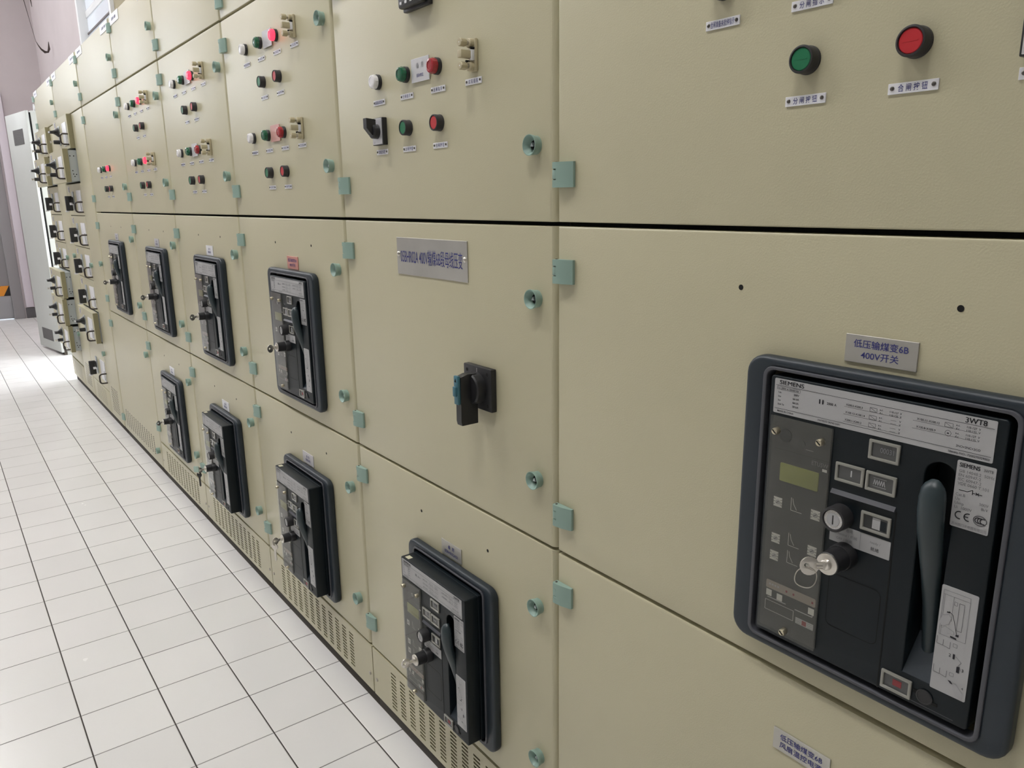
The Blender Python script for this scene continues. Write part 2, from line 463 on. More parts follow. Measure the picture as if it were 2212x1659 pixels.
# ------------------------------------------------------------------ ceiling lights
lamp_b = G(); lamp_b.box(-0.62, 0.62, -0.10, 0.10, 0.012, 0.075, 'lampbody', 0.006)
lamp_d = G(); lamp_d.box(-0.60, 0.60, -0.085, 0.085, -0.045, 0.013, 'diffuser', 0.01)
lamp_r = G(); lamp_r.tube([(0, 0, 0.07), (0, 0, ZC - LAMP_Z)], 0.006, 'lampbody', 8)
lamp_b, lamp_d, lamp_r = lamp_b.mesh('lamp_body'), lamp_d.mesh('diffuser'), lamp_r.mesh('suspension_rod')
for i, (x, y) in enumerate(LAMPS):
    t = thing('ceiling_light', (x, y, LAMP_Z), 'suspended fluorescent light above the aisle in front of the cabinets', 'ceiling light', 'fluorescent lights above the aisle')
    put('lamp_body', lamp_b, t); put('diffuser', lamp_d, t)
    for sx in (-0.45, 0.45): put('suspension_rod', lamp_r, t, (sx, 0, 0))

# ------------------------------------------------------------------ small fittings (local: base on the door at y=0, facing -y)
def knob_mesh():
    g = G()
    g.lathe([(0.0150, 0.0), (0.0150, -0.006), (0.0156, -0.007), (0.0170, -0.0148), (0.0168, -0.0158), (0.0158, -0.0158), (0.0148, -0.0140), (0.0088, -0.0040), (0.0, -0.0040)], 'green', 36)
    g.lathe([(0.0078, -0.0038), (0.0078, -0.0050), (0.0, -0.0050)], 'hole', 20)
    g.extr([(0.0042 * math.cos(R(a)), 0.0042 * math.sin(R(a))) for a in (90, 210, 330)], 'y', -0.0095, -0.0045, 'steel')
    return g.mesh('lock_knob')
def hinge_mesh():
    g = G(); w, h = 0.0430, 0.039
    sec = [(-0.004, -0.001), (-0.004, -0.0115), (-0.002, -0.0137), (0.004, -0.0140), (0.018, -0.0118), (w - 0.008, -0.0065), (w - 0.005, -0.0050), (w - 0.005, -0.0005)]
    b = bmesh.new()
    def seg(z0, z1, sc):
        n = len(sc)
        vs = [b.verts.new((x, y, z0)) for x, y in sc] + [b.verts.new((x, y, z1)) for x, y in sc]
        b.faces.new(vs[:n][::-1]); b.faces.new(vs[n:])
        for i in range(n): b.faces.new([vs[i], vs[(i + 1) % n], vs[(i + 1) % n + n], vs[i + n]])
    seg(-h / 2, -h * 0.20, sec); seg(h * 0.24, h / 2, sec)
    cut = [(0.0066, -0.001), (0.0066, -0.0137)] + sec[4:]
    seg(-h * 0.20, h * 0.24, cut)
    g.bm(b, 'green')
    g.box(-0.0039, 0.0054, -0.0126, -0.001, -h * 0.20 + 0.0012, h * 0.24 - 0.0012, 'green', 0.001)
    g.box(-0.0036, 0.0068, -0.010, -0.001, -h * 0.20, h * 0.24, 'hole')
    g.tube([(0.0005, -0.0070, h / 2 - 0.001), (0.0005, -0.0070, h / 2 + 0.0006)], 0.0022, 'plinth', 10)
    return g.mesh('hinge')
def button_mesh(cap):
    g = G()
    g.lathe([(0.0155, 0.0), (0.0155, -0.003), (0.0150, -0.0035), (0.0152, -0.0145), (0.0146, -0.0158), (0.0130, -0.0162), (0.0123, -0.0150), (0.0123, -0.012)], 'bezel', 36)
    g.lathe([(0.0122, -0.012), (0.0120, -0.0146), (0.0112, -0.0151), (0.0, -0.0151)], cap, 32)
    g.box(-0.0075, 0.0075, -0.0154, -0.0150, -0.0005, 0.0005, cap)
    return g.mesh('push_button')
def lamp_mesh(lens):
    g = G()
    g.lathe([(0.0155, 0.0), (0.0155, -0.006), (0.0148, -0.0075), (0.0136, -0.0075)], 'black', 32)
    g.lathe([(0.0138, -0.004), (0.0138, -0.0075), (0.0141, -0.0145), (0.0128, -0.0178), (0.0092, -0.0188), (0.0090, -0.0178), (0.0, -0.0182)], lens, 32)
    for i in range(14):
        a = 2 * math.pi * i / 14
        g.tube([(0.0138 * math.cos(a), -0.0085, 0.0138 * math.sin(a)), (0.0139 * math.cos(a), -0.0145, 0.0139 * math.sin(a))], 0.0007, lens, 5)
    return g.mesh('indicator_lamp')
_lab = {}
def label_mesh(txt, w=0.051, h=0.0108, size=0.0066, width=None):
    if (txt, w) not in _lab:
        g = G(); g.box(-w / 2, w / 2, -0.0016, 0, -h / 2, h / 2, 'white', 0.0003, 1)
        for sx in (-1, 1):
            g.lathe([(0.0023, -0.0014), (0.0021, -0.0026), (0.0012, -0.0031), (0, -0.0032)], 'screwdark', 12, (sx * (w / 2 - 0.0045), 0.0004))
        g.text(txt, 0, 0, -0.0018, size, 'blue', 'c', 0.9, 0.006, width=width)
        _lab[(txt, w)] = g.mesh('name_label')
    return _lab[(txt, w)]
def socket_mesh():
    g = G()
    g.box(-0.013, 0.013, -0.010, 0.0, -0.034, 0.034, 'tan', 0.003)
    for s in (-1, 1):
        g.lathe([(0.0105, -0.009), (0.0100, -0.020), (0.0085, -0.0215), (0, -0.0215)], 'tan', 18, (0, s * 0.024))
        g.lathe([(0.0045, -0.021), (0.0045, -0.030)], 'screw', 12, (0, s * 0.024))
        prof = [(0.0078, -0.029), (0.0086, -0.031), (0.0086, -0.046), (0.0075, -0.048), (0, -0.048)]
        g.lathe(prof, 'tan', 10, (0, s * 0.024))
        g.lathe([(0.0028, -0.0478), (0.0, -0.0482)], 'white', 10, (0, s * 0.024))
    g.box(-0.0075, 0.0075, -0.048, -0.009, -0.0075, 0.0085, 'tan', 0.0015)
    g.box(0.004, 0.0105, -0.019, -0.010, -0.012, 0.010, 'white', 0.0008)
    g.lathe([(0.0026, -0.009), (0.0026, -0.0205), (0, -0.0205)], 'hole', 10, (0.0085, 0.013))
    g.lathe([(0.0026, -0.009), (0.0026, -0.0205), (0, -0.0205)], 'hole', 10, (-0.0085, -0.012))
    g.v = [(x * 0.9, y * 0.68, z * 0.80) for x, y, z in g.v]
    return g.mesh('test_socket')
def card_mesh(m, txt=True):
    g = G(); g.box(-0.034, 0.034, -0.004, -0.002, -0.022, 0.022, m, 0.0004, 1)
    g.box(-0.004, 0.004, -0.0025, 0.0, -0.004, 0.004, 'black')
    if txt:
        g.text('备  用', 0.0, 0.008, -0.0043, 0.011, 'greyink'); g.text('05BHR02', 0, -0.010, -0.0043, 0.0085, 'blue', 'c', 0.8)
    return g.mesh('hanging_card')
def rotary_small_mesh():
    g = G()
    g.box(-0.024, 0.024, -0.011, 0, -0.028, 0.028, 'black', 0.0012)
    g.box(-0.0215, 0.0215, -0.0122, -0.0105, -0.0265, 0.0265, 'card', 0.0004, 1)
    g.text('Ⅰ', 0, 0.021, -0.0125, 0.007, 'ink'); g.text('0', -0.012, -0.0225, -0.0125, 0.006, 'ink')
    g.lathe([(0.0155, -0.011), (0.0150, -0.024), (0.013, -0.026), (0, -0.026)], 'black', 24)
    T = Matrix.Rotation(R(0), 4, 'Y')
    g.extr([(-0.018, -0.010), (-0.028, -0.008), (-0.040, 0.006), (-0.040, 0.026), (-0.018, 0.024)], 'x', -0.0075, 0.0075, 'black', T)
    return g.mesh('rotary_switch')

KNOB, HINGE = knob_mesh(), hinge_mesh()
BTN = {'green': button_mesh('btn_green'), 'red': button_mesh('btn_red')}
LAMPM = {'white': lamp_mesh('lens_white'), 'green': lamp_mesh('lens_green'), 'red': lamp_mesh('lens_red'), 'lit': lamp_mesh('lens_lit')}
SOCKET, ROT = socket_mesh(), rotary_small_mesh()
CARD = {'card': card_mesh('card'), 'rose': card_mesh('rose', False), 'grey': card_mesh('plategrey', False)}
L_READY, L_OFFI, L_ONI, L_TEST = '合闸准备未就绪指示', '分 闸 指 示', '合 闸 指 示', '试 验 插 座'
L_OFFB, L_ONB, L_SW = '分 闸 按 钮', '合 闸 按 钮', '就地远方切换'

def lab(txt):
    long = len(txt) > 8
    return label_mesh(txt, 0.051, 0.0108, 0.0080 if not long else 0.0082, 0.030 if not long else 0.036)

def door_mesh(w, z0, z1, hole=None, dots=(), vents=None):
    """hinged sheet steel door; x 0..w, front at y=0; right edge folded with a wide radius"""
    b = bmesh.new(); bmesh.ops.create_cube(b, size=1)
    x0, x1, D = 0.0012, w - 0.0055, 0.026
    for q in b.verts:
        q.co = Vector(((x0 + x1) / 2 + q.co.x * (x1 - x0), D / 2 + q.co.y * D, (z0 + z1) / 2 + q.co.z * (z1 - z0)))
    e = [q for q in b.edges if all(abs(v.co.x - x1) < 1e-6 and v.co.y < 1e-6 for v in q.verts)]
    bmesh.ops.bevel(b, geom=e, offset=0.013, segments=6, profile=0.5, affect='EDGES')
    e = [q for q in b.edges if all(v.co.y < 1e-6 for v in q.verts) and not all(abs(v.co.x - (x1 - 0.013)) < 1e-4 for v in q.verts)]
    bmesh.ops.bevel(b, geom=e, offset=0.0032, segments=3, profile=0.5, affect='EDGES')
    def cut(axis, c):
        co = [0, 0, 0]; co[axis] = c; no = [0, 0, 0]; no[axis] = 1
        bmesh.ops.bisect_plane(b, geom=b.verts[:] + b.edges[:] + b.faces[:], plane_co=co, plane_no=no)
    if hole:
        hx0, hx1, hz0, hz1 = hole
        cut(0, hx0); cut(0, hx1); cut(2, hz0); cut(2, hz1)
        kill = [f for f in b.faces if hx0 < f.calc_center_median().x < hx1 and hz0 < f.calc_center_median().z < hz1]
        bmesh.ops.delete(b, geom=kill, context='FACES')
        for (ax, az), (bx, bz) in (((hx0, hz0), (hx1, hz0)), ((hx1, hz0), (hx1, hz1)), ((hx1, hz1), (hx0, hz1)), ((hx0, hz1), (hx0, hz0))):
            vs = [b.verts.new(p) for p in ((ax, 0, az), (bx, 0, bz), (bx, D, bz), (ax, D, az))]
            b.faces.new(vs)
    g = G(); g.bm(b, 'paint')
    for (x, z) in dots:
        g.lathe([(0.0036, -0.0003), (0.0026, 0.0006), (0, 0.0006)], 'hole', 14, (x, z))
    if vents:
        for (vx, vz, vw, vh) in vents:
            g.box(vx, vx + vw, -0.0002, 0.003, vz, vz + vh, 'hole')
    return g.mesh('door')

def vent_panel_mesh(w, z0, z1):
    x0, x1 = 0.003, w - 0.003
    g = G()
    cols = [0.108 * w / 0.8 + k * 0.0493 * w / 0.8 for k in range(12)]
    rows = [0.065 + k * 0.0101 for k in range(11)]
    sw, sh = 0.0265, 0.0050
    xs = sorted({x0, x1, *cols, *[c + sw for c in cols]}); zs = sorted({z0, z1, *rows, *[r + sh for r in rows]})
    th = 0.003
    for i in range(len(xs) - 1):
        isc = any(abs(xs[i] - c) < 1e-9 for c in cols)
        if not isc:
            g.rect(xs[i], xs[i + 1], z0, z1, 0, 'paint'); continue
        for j in range(len(zs) - 1):
            if any(abs(zs[j] - r) < 1e-9 for r in rows):
                a, c, d, e = xs[i], xs[i + 1], zs[j], zs[j + 1]
                g.add([(a, 0, d), (c, 0, d), (c, 0, e), (a, 0, e), (a, th, d), (c, th, d), (c, th, e), (a, th, e)],
                      [[0, 1, 5, 4], [1, 2, 6, 5], [2, 3, 7, 6], [3, 0, 4, 7]], 'paint_shaded')
            else:
                g.rect(xs[i], xs[i + 1], zs[j], zs[j + 1], 0, 'paint')
    # folded edges
    g.add([(x1, 0, z0), (x1, 0, z1), (x1, 0.024, z1), (x1, 0.024, z0)], [[0, 1, 2, 3]], 'paint')
    g.add([(x0, 0, z0), (x0, 0, z1), (x0, 0.024, z1), (x0, 0.024, z0)], [[0, 1, 2, 3]], 'paint')
    g.add([(x0, 0, z1), (x1, 0, z1), (x1, 0.024, z1), (x0, 0.024, z1)], [[0, 1, 2, 3]], 'paint')
    g.add([(x0, 0, z0), (x1, 0, z0), (x1, 0.024, z0), (x0, 0.024, z0)], [[0, 1, 2, 3]], 'paint')
    g.box(x0, x1, 0.016, 0.018, z0, z1, 'hole')
    for x in (0.022, w - 0.020):
        g.lathe([(0.0052, 0), (0.0048, -0.0022), (0.0026, -0.0034), (0, -0.0036)], 'screw', 14, (x, (z0 + z1) / 2 - 0.02))
    return g.mesh('vent_panel')

# ------------------------------------------------------------------ breaker surround (fixed to the door)
def surround_mesh():
    g = G()
    W2, H2, w2, h2 = 0.171, 0.193, 0.1400, 0.1790
    g.plate([rrect(-W2, W2, -H2, H2, 0.024, 6), rrect(-w2, w2, -h2, h2, 0.012, 5)], -0.020, 0.0, 'surround', 0.006, 3)
    # raised inner lip
    g.plate([rrect(-w2 - 0.004, w2 + 0.004, -h2 - 0.003, h2 + 0.003, 0.013, 5), rrect(-w2 + 0.0012, w2 - 0.0012, -h2 + 0.0012, h2 - 0.0012, 0.010, 5)], -0.0222, -0.004, 'lip', 0.0012, 2)
    return g.mesh('breaker_surround')
SURR = surround_mesh()

# ------------------------------------------------------------------ circuit breaker; local face centre at the origin, face at y=0, body behind
FW, FH = 0.264, 0.342
def fx(u): return (u - 132.0) / 1000.0
def fz(v): return (176.0 - v) / 1000.0 * 0.9716
def frect(u0, u1, v0, v1, r=0.0015, n=3):
    return rrect(fx(u0), fx(u1), fz(v1), fz(v0), r, n)

BR = {}
def breaker_meshes():
    # housing front with the lever slot
    def housing(depth):
        g = G()
        slot = []
        cu, cv, r = 207.5, 75.0, 15.5
        for i in range(13):
            a = math.pi * i / 12
            slot.append((fx(cu + r * math.cos(a)), fz(cv - r * math.sin(a))))
        slot += [(fx(192), fz(317)), (fx(223), fz(317))]
        g.plate([rrect(-FW / 2, FW / 2, -FH / 2, FH / 2, 0.004, 3), slot], 0.0, 0.034, 'housing', 0.0016, 2)
        g.box(-FW / 2 + 0.0005, FW / 2 - 0.0005, 0.0335, depth, -FH / 2 + 0.0005, FH / 2 - 0.0005, 'housing', 0.001, 1)
        # sloping floor at the slot bottom
        g.extr([(0.0006, fz(317)), (0.033, fz(317)), (0.033, fz(276))], 'x', fx(192.2), fx(222.8), 'surround')
        # seam between control part and lever part, ledge over the push button
        g.box(fx(166.3), fx(167.8), -0.0004, 0.001, fz(352), fz(129), 'hole')
        g.extr([(0.0, fz(123.5)), (-0.0035, fz(128.5)), (0.0, fz(129.5))], 'x', fx(90.5), fx(166), 'lip')
        # outline of the lower cover flap
        lp = rrect(fx(97), fx(160), fz(301), fz(231), 0.008, 6)
        for a, c in zip(lp, lp[1:] + lp[:1]): g.line([a, c], 0.0009, -0.0003, 'hole')
        g.line([(fx(170), fz(347)), (fx(250), fz(347))], 0.0008, -0.0003, 'lip')
        # racking hole
        g.lathe([(0.0090, -0.0012), (0.0078, -0.0016), (0.0064, -0.0006)], 'black', 22, (fx(219), fz(335)))
        g.disc(fx(219), fz(335), -0.0008, 0.0064, 'hole')
        g.box(fx(226), fx(233), -0.0012, 0, fz(340), fz(337), 'hole'); g.box(fx(207), fx(211), -0.0012, 0, fz(335), fz(331), 'hole')
        return g.mesh('housing')
    BR['housing_out'] = housing(0.089); BR['housing_in'] = housing(0.050)
    # rating label
    g = G(); y = -0.0008
    g.plate([frect(6, 254, 3, 47.2)], y, 0.0, 'paper')
    t = y - 0.0003
    for q in (-0.00016, 0.00016): g.text('SIEMENS', fx(13) + q, fz(7.0), t, 0.0072, 'ink', 'l', bold=0.0, width=0.0325)
    for q in (-0.00016, 0.00016): g.text('3WT8', fx(245) + q, fz(7.2), t, 0.0078, 'ink', 'r', bold=0.0, width=0.020)
    g.line([(fx(8), fz(11.4)), (fx(252), fz(11.4))], 0.0004, t, 'ink'); g.line([(fx(8), fz(41)), (fx(252), fz(41))], 0.0004, t, 'ink')
    def tx(s, uu, vv, sz=3.4, al='l', mk='ink', wd=None): g.text(s, fx(uu), fz(vv), t, sz / 1000, mk, al, bold=0.008, width=wd)
    tx('I n 2000 A 50/60 Hz', 11, 14.6, 3.2, wd=0.028); lp = rrect(fx(10), fx(41), fz(16.6), fz(12.6), 0.0006, 2)
    for a, c in zip(lp, lp[1:] + lp[:1]): g.line([a, c], 0.00025, t, 'ink')
    for k, (a, c) in enumerate((('Ue', '500V'), ('Icu', '66 kA'), ('Ics', '66 kA'), ('Icw 1s', '50 kA'))):
        tx(a, 12, 20 + k * 5.0); tx(c, 40, 20 + k * 5.0, al='r')
    tx('MADE IN CHINA', 12, 44, 3.0); tx('3WT8202-3KF43-5AF1', 66, 44, 3.0)
    g.rect(fx(66), fx(67.6), fz(24), fz(18.5), t, 'ink'); g.rect(fx(70), fx(71.6), fz(24), fz(18.5), t, 'ink'); tx('2000 A', 76, 21.5, 4.0)
    for k, s in enumerate(('X200.2-X200.3', 'X100.13-X100.14', 'X200.1-X200.2')):
        vv = 18 + k * 9.0
        tx(s, 99, vv, 3.2); g.line([(fx(97), fz(vv + 2.6)), (fx(162), fz(vv + 2.6))], 0.00025, t, 'ink')
        lp = [(fx(127), fz(vv - 2.5)), (fx(135), fz(vv - 2.5)), (fx(135), fz(vv + 2)), (fx(127), fz(vv + 2)), (fx(127), fz(vv - 2.5))]
        g.line(lp, 0.0003, t, 'ink'); g.line([(fx(128), fz(vv - 2)), (fx(134), fz(vv + 1.6))], 0.0003, t, 'ink')
        tx('a.c.' , 138, vv - 2.2, 3.0); tx('d.c.', 138, vv + 1.5, 3.0)
        tx('110-127  V' if k == 0 else '——    V', 162, vv - 2.2, 3.0, 'r'); tx('110-125  V' if k == 0 else '——    V', 162, vv + 1.5, 3.0, 'r')
    for k, s in enumerate(('X100.11-X100.12', 'X100.8-X100.9')):
        vv = 17 + k * 8.6
        tx(s, 178, vv, 3.2); g.line([(fx(174), fz(vv + 2.6)), (fx(238), fz(vv + 2.6))], 0.00025, t, 'ink')
        if k == 0:
            lp = [(fx(206), fz(vv - 2.5)), (fx(214), fz(vv - 2.5)), (fx(214), fz(vv + 2)), (fx(206), fz(vv + 2)), (fx(206), fz(vv - 2.5))]
            g.line(lp, 0.0003, t, 'ink'); g.line([(fx(207), fz(vv - 2)), (fx(213), fz(vv + 1.6))], 0.0003, t, 'ink')
        else:
            lp = [(fx(210 + 3 * math.cos(a / 8 * math.pi)), fz(vv + 3 * math.sin(a / 8 * math.pi))) for a in range(17)]
            g.line(lp, 0.0003, t, 'ink'); tx('M', 210, vv, 2.6, 'c')
        tx('a.c.', 217, vv - 2.2, 3.0); tx('d.c.', 217, vv + 1.5, 3.0); tx('110-127  V', 240, vv - 2.2, 3.0, 'r'); tx('110-125  V', 240, vv + 1.5, 3.0, 'r')
    tx('2NO+2NC+2CO', 242, 36.5, 3.2, 'r'); tx('Identity-NO.: 7200270329003', 251, 44, 3.2, 'r')
    BR['rating_label'] = g.mesh('rating_label')
    # standards label
    g = G(); g.plate([frect(222.3, 258.6, 51.3, 124.3)], y, 0.0, 'paper')
    for q in (-0.00016, 0.00016): g.text('SIEMENS', fx(225) + q, fz(55.5), t, 0.0062, 'ink', 'l', bold=0.0, width=0.019); g.text('3WT8', fx(256), fz(56), t, 0.0045, 'greyink', 'r', width=0.0085)
    for k, s in enumerate(('GB 14048.2  50Hz', 'EN 60947-2', 'IEC 60947-2', 'VDE 0660 T.101')):
        g.text(s, fx(225), fz(62 + k * 4.6), t, 0.0044, 'greyink', 'l')
    g.line([(fx(227), fz(83)), (fx(235), fz(83)), (fx(240), fz(80)), (fx(240), fz(85))], 0.0007, t, 'ink'); g.line([(fx(240), fz(83)), (fx(249), fz(83))], 0.0007, t, 'ink')
    g.line([(fx(243), fz(81.5)), (fx(246), fz(84.5))], 0.0007, t, 'ink'); g.line([(fx(243), fz(84.5)), (fx(246), fz(81.5))], 0.0007, t, 'ink')
    for k, (a, c) in enumerate((('Cat.B', ''), ('Ue', '500V'), ('Uimp', '8kV'), ('Ui  1000V', ''))):
        g.text(a, fx(224.5), fz(88 + k * 4.7), t, 0.0042, 'greyink', 'l')
        if c: g.text(c, fx(256), fz(88 + k * 4.7), t, 0.0042, 'greyink', 'r')
    def arc(cx, cv, r, a0, a1, w, n=12):
        g.line([(fx(cx + r * math.cos(R(a0 + (a1 - a0) * i / n))), fz(cv - r * math.sin(R(a0 + (a1 - a0) * i / n)))) for i in range(n + 1)], w, t, 'ink')
    arc(230.5, 110.5, 4.0, 75, 285, 0.0012); arc(239, 110.5, 4.0, 75, 285, 0.0012); g.line([(fx(235), fz(110.5)), (fx(239), fz(110.5))], 0.001, t, 'ink')
    g.line([(fx(250 + 6.2 * math.cos(R(a))), fz(110.5 - 5.2 * math.sin(R(a)))) for a in range(0, 361, 15)], 0.0006, t, 'ink')
    for k in range(3): arc(248.2 + k * 2.4, 110.5, 2.9, 60, 300, 0.0010, 8)
    g.text('苏州西门子电器有限公司', fx(240.5), fz(121), t, 0.0036, 'greyink', 'c', width=0.033)
    BR['standards_label'] = g.mesh('standards_label')
    # instruction label with line drawings
    g = G(); g.plate([frect(223, 259, 193, 319)], y, 0.0, 'paper')
    def poly(pts, w=0.0004, mk='greyink'): g.line([(fx(a), fz(c)) for a, c in pts], w, t, mk)
    def fill(pts, mk): g.add([(fx(a), t - 0.0001, fz(c)) for a, c in pts], [list(range(len(pts)))], mk)
    poly([(225.5, 198), (252, 198), (252, 251), (225.5, 251), (225.5, 198)]); poly([(225.5, 203), (252, 203)]); poly([(227, 203), (227, 251)])
    poly([(236, 203), (236, 232)]); poly([(242, 208), (247, 208), (247, 240), (242, 240), (242, 208)], 0.0006); poly([(237, 208), (240, 208), (240, 212), (237, 212), (237, 208)])
    poly([(233, 221), (237, 224), (240, 234), (243, 246)], 0.0005, 'ink')
    fill([(224.5, 236), (227, 228), (233, 225), (236, 228), (234, 236), (229, 240), (226, 240)], 'paperd'); poly([(224.5, 236), (227, 228), (233, 225), (236, 228), (234, 236), (229, 240)])
    fill([(227, 244), (231, 240), (240, 243), (240, 246), (234, 247), (233, 251), (229, 250)], 'paperd'); poly([(227, 244), (231, 240), (240, 243), (240, 246), (234, 247)])
    fill([(231, 222), (234, 221.5), (234, 223), (231, 223.5)], 'ink'); fill([(242, 245), (245, 244), (245, 247), (242, 247)], 'ink'); fill([(237, 248.5), (243, 249), (243, 251), (237, 250.5)], 'ink')
    for vv in (262, 297):
        poly([(224.5, vv - 8), (224.5, vv + 1), (231, vv + 1), (231, vv - 6)], 0.0006); poly([(231, vv + 1), (238, vv + 2), (238, vv - 6)], 0.0006); poly([(241, vv - 6), (245, vv - 6), (245, vv - 2), (241, vv - 2), (241, vv - 6)])
    fill([(242, 268), (244, 268), (244, 274), (242, 274)], 'ink'); g.text('2', fx(239), fz(271), t, 0.005, 'ink'); g.text('3', fx(253), fz(283), t, 0.005, 'ink'); g.text('4', fx(255), fz(304), t, 0.004, 'ink')
    fill([(247, 281), (250, 280), (250, 288), (247, 288)], 'ink'); poly([(245, 270), (251, 275), (248, 280), (252, 284)], 0.0005)
    fill([(240, 301), (243, 301), (246, 304), (243, 304)], 'ink'); fill([(245, 303), (248, 302), (256, 310), (256, 318), (249, 316), (246, 310)], 'paperd'); poly([(245, 303), (248, 302), (256, 310)])
    BR['instruction_label'] = g.mesh('instruction_label')
    # trip unit behind its clear cover
    g = G()
    g.plate([frect(7, 87, 51, 343)], -0.0006, 0.0, 'trip')
    t2 = -0.0009
    g.lathe([(0.0085, -0.001), (0.0085, -0.0014), (0, -0.0014)], 'housing', 20, (fx(26), fz(74))); g.lathe([(0.005, -0.001), (0.005, -0.0014), (0, -0.0014)], 'window', 18, (fx(48), fz(80)))
    g.line([(fx(54), fz(85)), (fx(64), fz(85))], 0.0005, t2, 'paperd')
    g.line([(fx(12), fz(93)), (fx(84), fz(93))], 0.0005, t2, 'hole')
    g.text('ETU5W', fx(84), fz(99), t2, 0.0075, 'greyink', 'r', width=0.021); g.rect(fx(77), fx(83), fz(107), fz(103.5), t2, 'dial')
    g.line([(fx(8), fz(150)), (fx(86), fz(150))], 0.0003, t2, 'housing'); g.line([(fx(8), fz(195)), (fx(86), fz(195))], 0.0003, t2, 'housing')
    for uu, vv in ((21.5, 164), (73, 165), (22, 214), (72.5, 213), (21.5, 238.5), (72.0, 236)):
        g.rect(fx(uu - 6), fx(uu + 6), fz(vv + 6.5), fz(vv - 6.5), t2, 'dial')
        g.lathe([(0.0032, t2), (0.003, t2 - 0.0008), (0, t2 - 0.0008)], 'paper', 14, (fx(uu), fz(vv)))
        for k in range(-1, 2):
            g.line([(fx(uu - 6), fz(vv + k * 4.2)), (fx(uu - 3.6), fz(vv + k * 3))], 0.0006, t2 - 0.0001, 'trip'); g.line([(fx(uu + 6), fz(vv + k * 4.2)), (fx(uu + 3.6), fz(vv + k * 3))], 0.0006, t2 - 0.0001, 'trip')
        g.line([(fx(uu - 2), fz(vv + 1.6)), (fx(uu + 2), fz(vv - 1.6))], 0.0007, t2 - 0.0010, 'ink')
        g.text('t =', fx(uu - 2), fz(vv - 8.6), t2, 0.003, 'greyink')
    for vv in (160, 208, 232):
        g.line([(fx(40), fz(vv - 8)), (fx(40), fz(vv + 9)), (fx(55), fz(vv + 9))], 0.0006, t2, 'dial')
        g.line([(fx(42), fz(vv - 7)), (fx(43.5), fz(vv)), (fx(48), fz(vv + 7))], 0.0006, t2, 'dial')
    g.plate([frect(13.5, 83, 275, 286.5)], -0.0014, 0, 'strip')
    for k in range(4): g.rect(fx(18 + k * 4), fx(20.4 + k * 4), fz(281), fz(278.5), -0.0017, 'paper')
    for uu in (42, 52, 78): g.rect(fx(uu), fx(uu + 2.5), fz(282.5), fz(279.5), -0.0017, 'redmark')
    for uu, vv in ((18, 293), (33.5, 294), (78, 294)): g.rect(fx(uu - 4), fx(uu + 4), fz(vv + 4.5), fz(vv - 4.5), t2, 'dial')
    g.line([(fx(16), fz(299.5)), (fx(43), fz(299.5))], 0.0012, t2, 'paper'); g.line([(fx(56), fz(301)), (fx(80), fz(301)), (fx(80), fz(298))], 0.0012, t2, 'paper')
    lp = [(fx(13.5), fz(304)), (fx(54.5), fz(304)), (fx(54.5), fz(318)), (fx(13.5), fz(318)), (fx(13.5), fz(304))]; g.line(lp, 0.0005, t2, 'dial')
    g.rect(fx(58), fx(82.5), fz(319), fz(310.5), t2, 'paper'); g.rect(fx(67), fx(73), fz(318), fz(311.5), t2 - 0.0002, 'redmark')
    for k in range(3): g.line([(fx(59), fz(312.5 + k * 2.5)), (fx(66), fz(312.5 + k * 2.5))], 0.0005, t2 - 0.0002, 'greyink'); g.line([(fx(74), fz(312.5 + k * 2.5)), (fx(81.5), fz(312.5 + k * 2.5))], 0.0005, t2 - 0.0002, 'greyink')
    BR['trip_unit'] = g.mesh('trip_unit')
    g = G(); g.plate([frect(21.8, 73.6, 110, 134)], -0.0018, 0, 'lcd', 0.0002, 1); BR['display'] = g.mesh('display')
    g = G(); g.box(fx(6), fx(87.7), -0.0052, -0.0032, fz(344), fz(50), 'cover', 0.0004, 1); BR['clear_cover'] = g.mesh('clear_cover')
    g = G(); g.lathe([(0.0044, -0.001), (0.0044, -0.0078), (0.0036, -0.0092), (0, -0.0096)], 'brass', 18); g.box(-0.0032, 0.0032, -0.0100, -0.0090, -0.0006, 0.0006, 'hole', T=Matrix.Rotation(R(40), 4, 'Y')); BR['cover_screw'] = g.mesh('cover_screw')
    # little windows
    def win(uu, vv, kind, name):
        w, h = 0.0346, 0.0228
        g = G(); g.plate([rrect(-w / 2, w / 2, -h / 2, h / 2, 0.0012, 2), rrect(-w / 2 + 0.0036, w / 2 - 0.0036, -h / 2 + 0.0034, h / 2 - 0.0034, 0.0008, 2)], -0.0034, 0.0, 'winframe', 0.0010, 1)
        g.rect(-w / 2 + 0.003, w / 2 - 0.003, -h / 2 + 0.003, h / 2 - 0.003, -0.0012, 'window'); q = -0.0015
        if kind == 'count': g.text('00031', 0.003, 0.001, q, 0.0085, 'greyink', width=0.015)
        if kind == 'I': g.rect(0.001, 0.0026, -0.003, 0.0045, q, 'paper')
        if kind == 'spring':
            zz = [(-0.0085 + 0.0013 * k, 0.0032 if k % 2 else -0.0032) for k in range(11)]; g.line(zz, 0.0008, q, 'paper'); g.line([(-0.009, 0.0048), (0.006, 0.0048)], 0.0005, q, 'paper'); g.line([(-0.009, -0.0048), (0.006, -0.0048)], 0.0005, q, 'paper')
        if kind == 'ready': g.rect(-0.004, 0.005, -0.0065, 0.0065, q, 'paper'); g.rect(0.0055, 0.012, -0.0065, 0.005, q, 'housing'); g.rect(-0.0128, -0.0045, -0.0065, 0.0065, q, 'trip')
        if kind == 'trip': g.rect(-0.004, 0.006, -0.0034, 0.0044, q, 'redmark')
        return (g.mesh(name), (fx(uu), 0, fz(vv)))
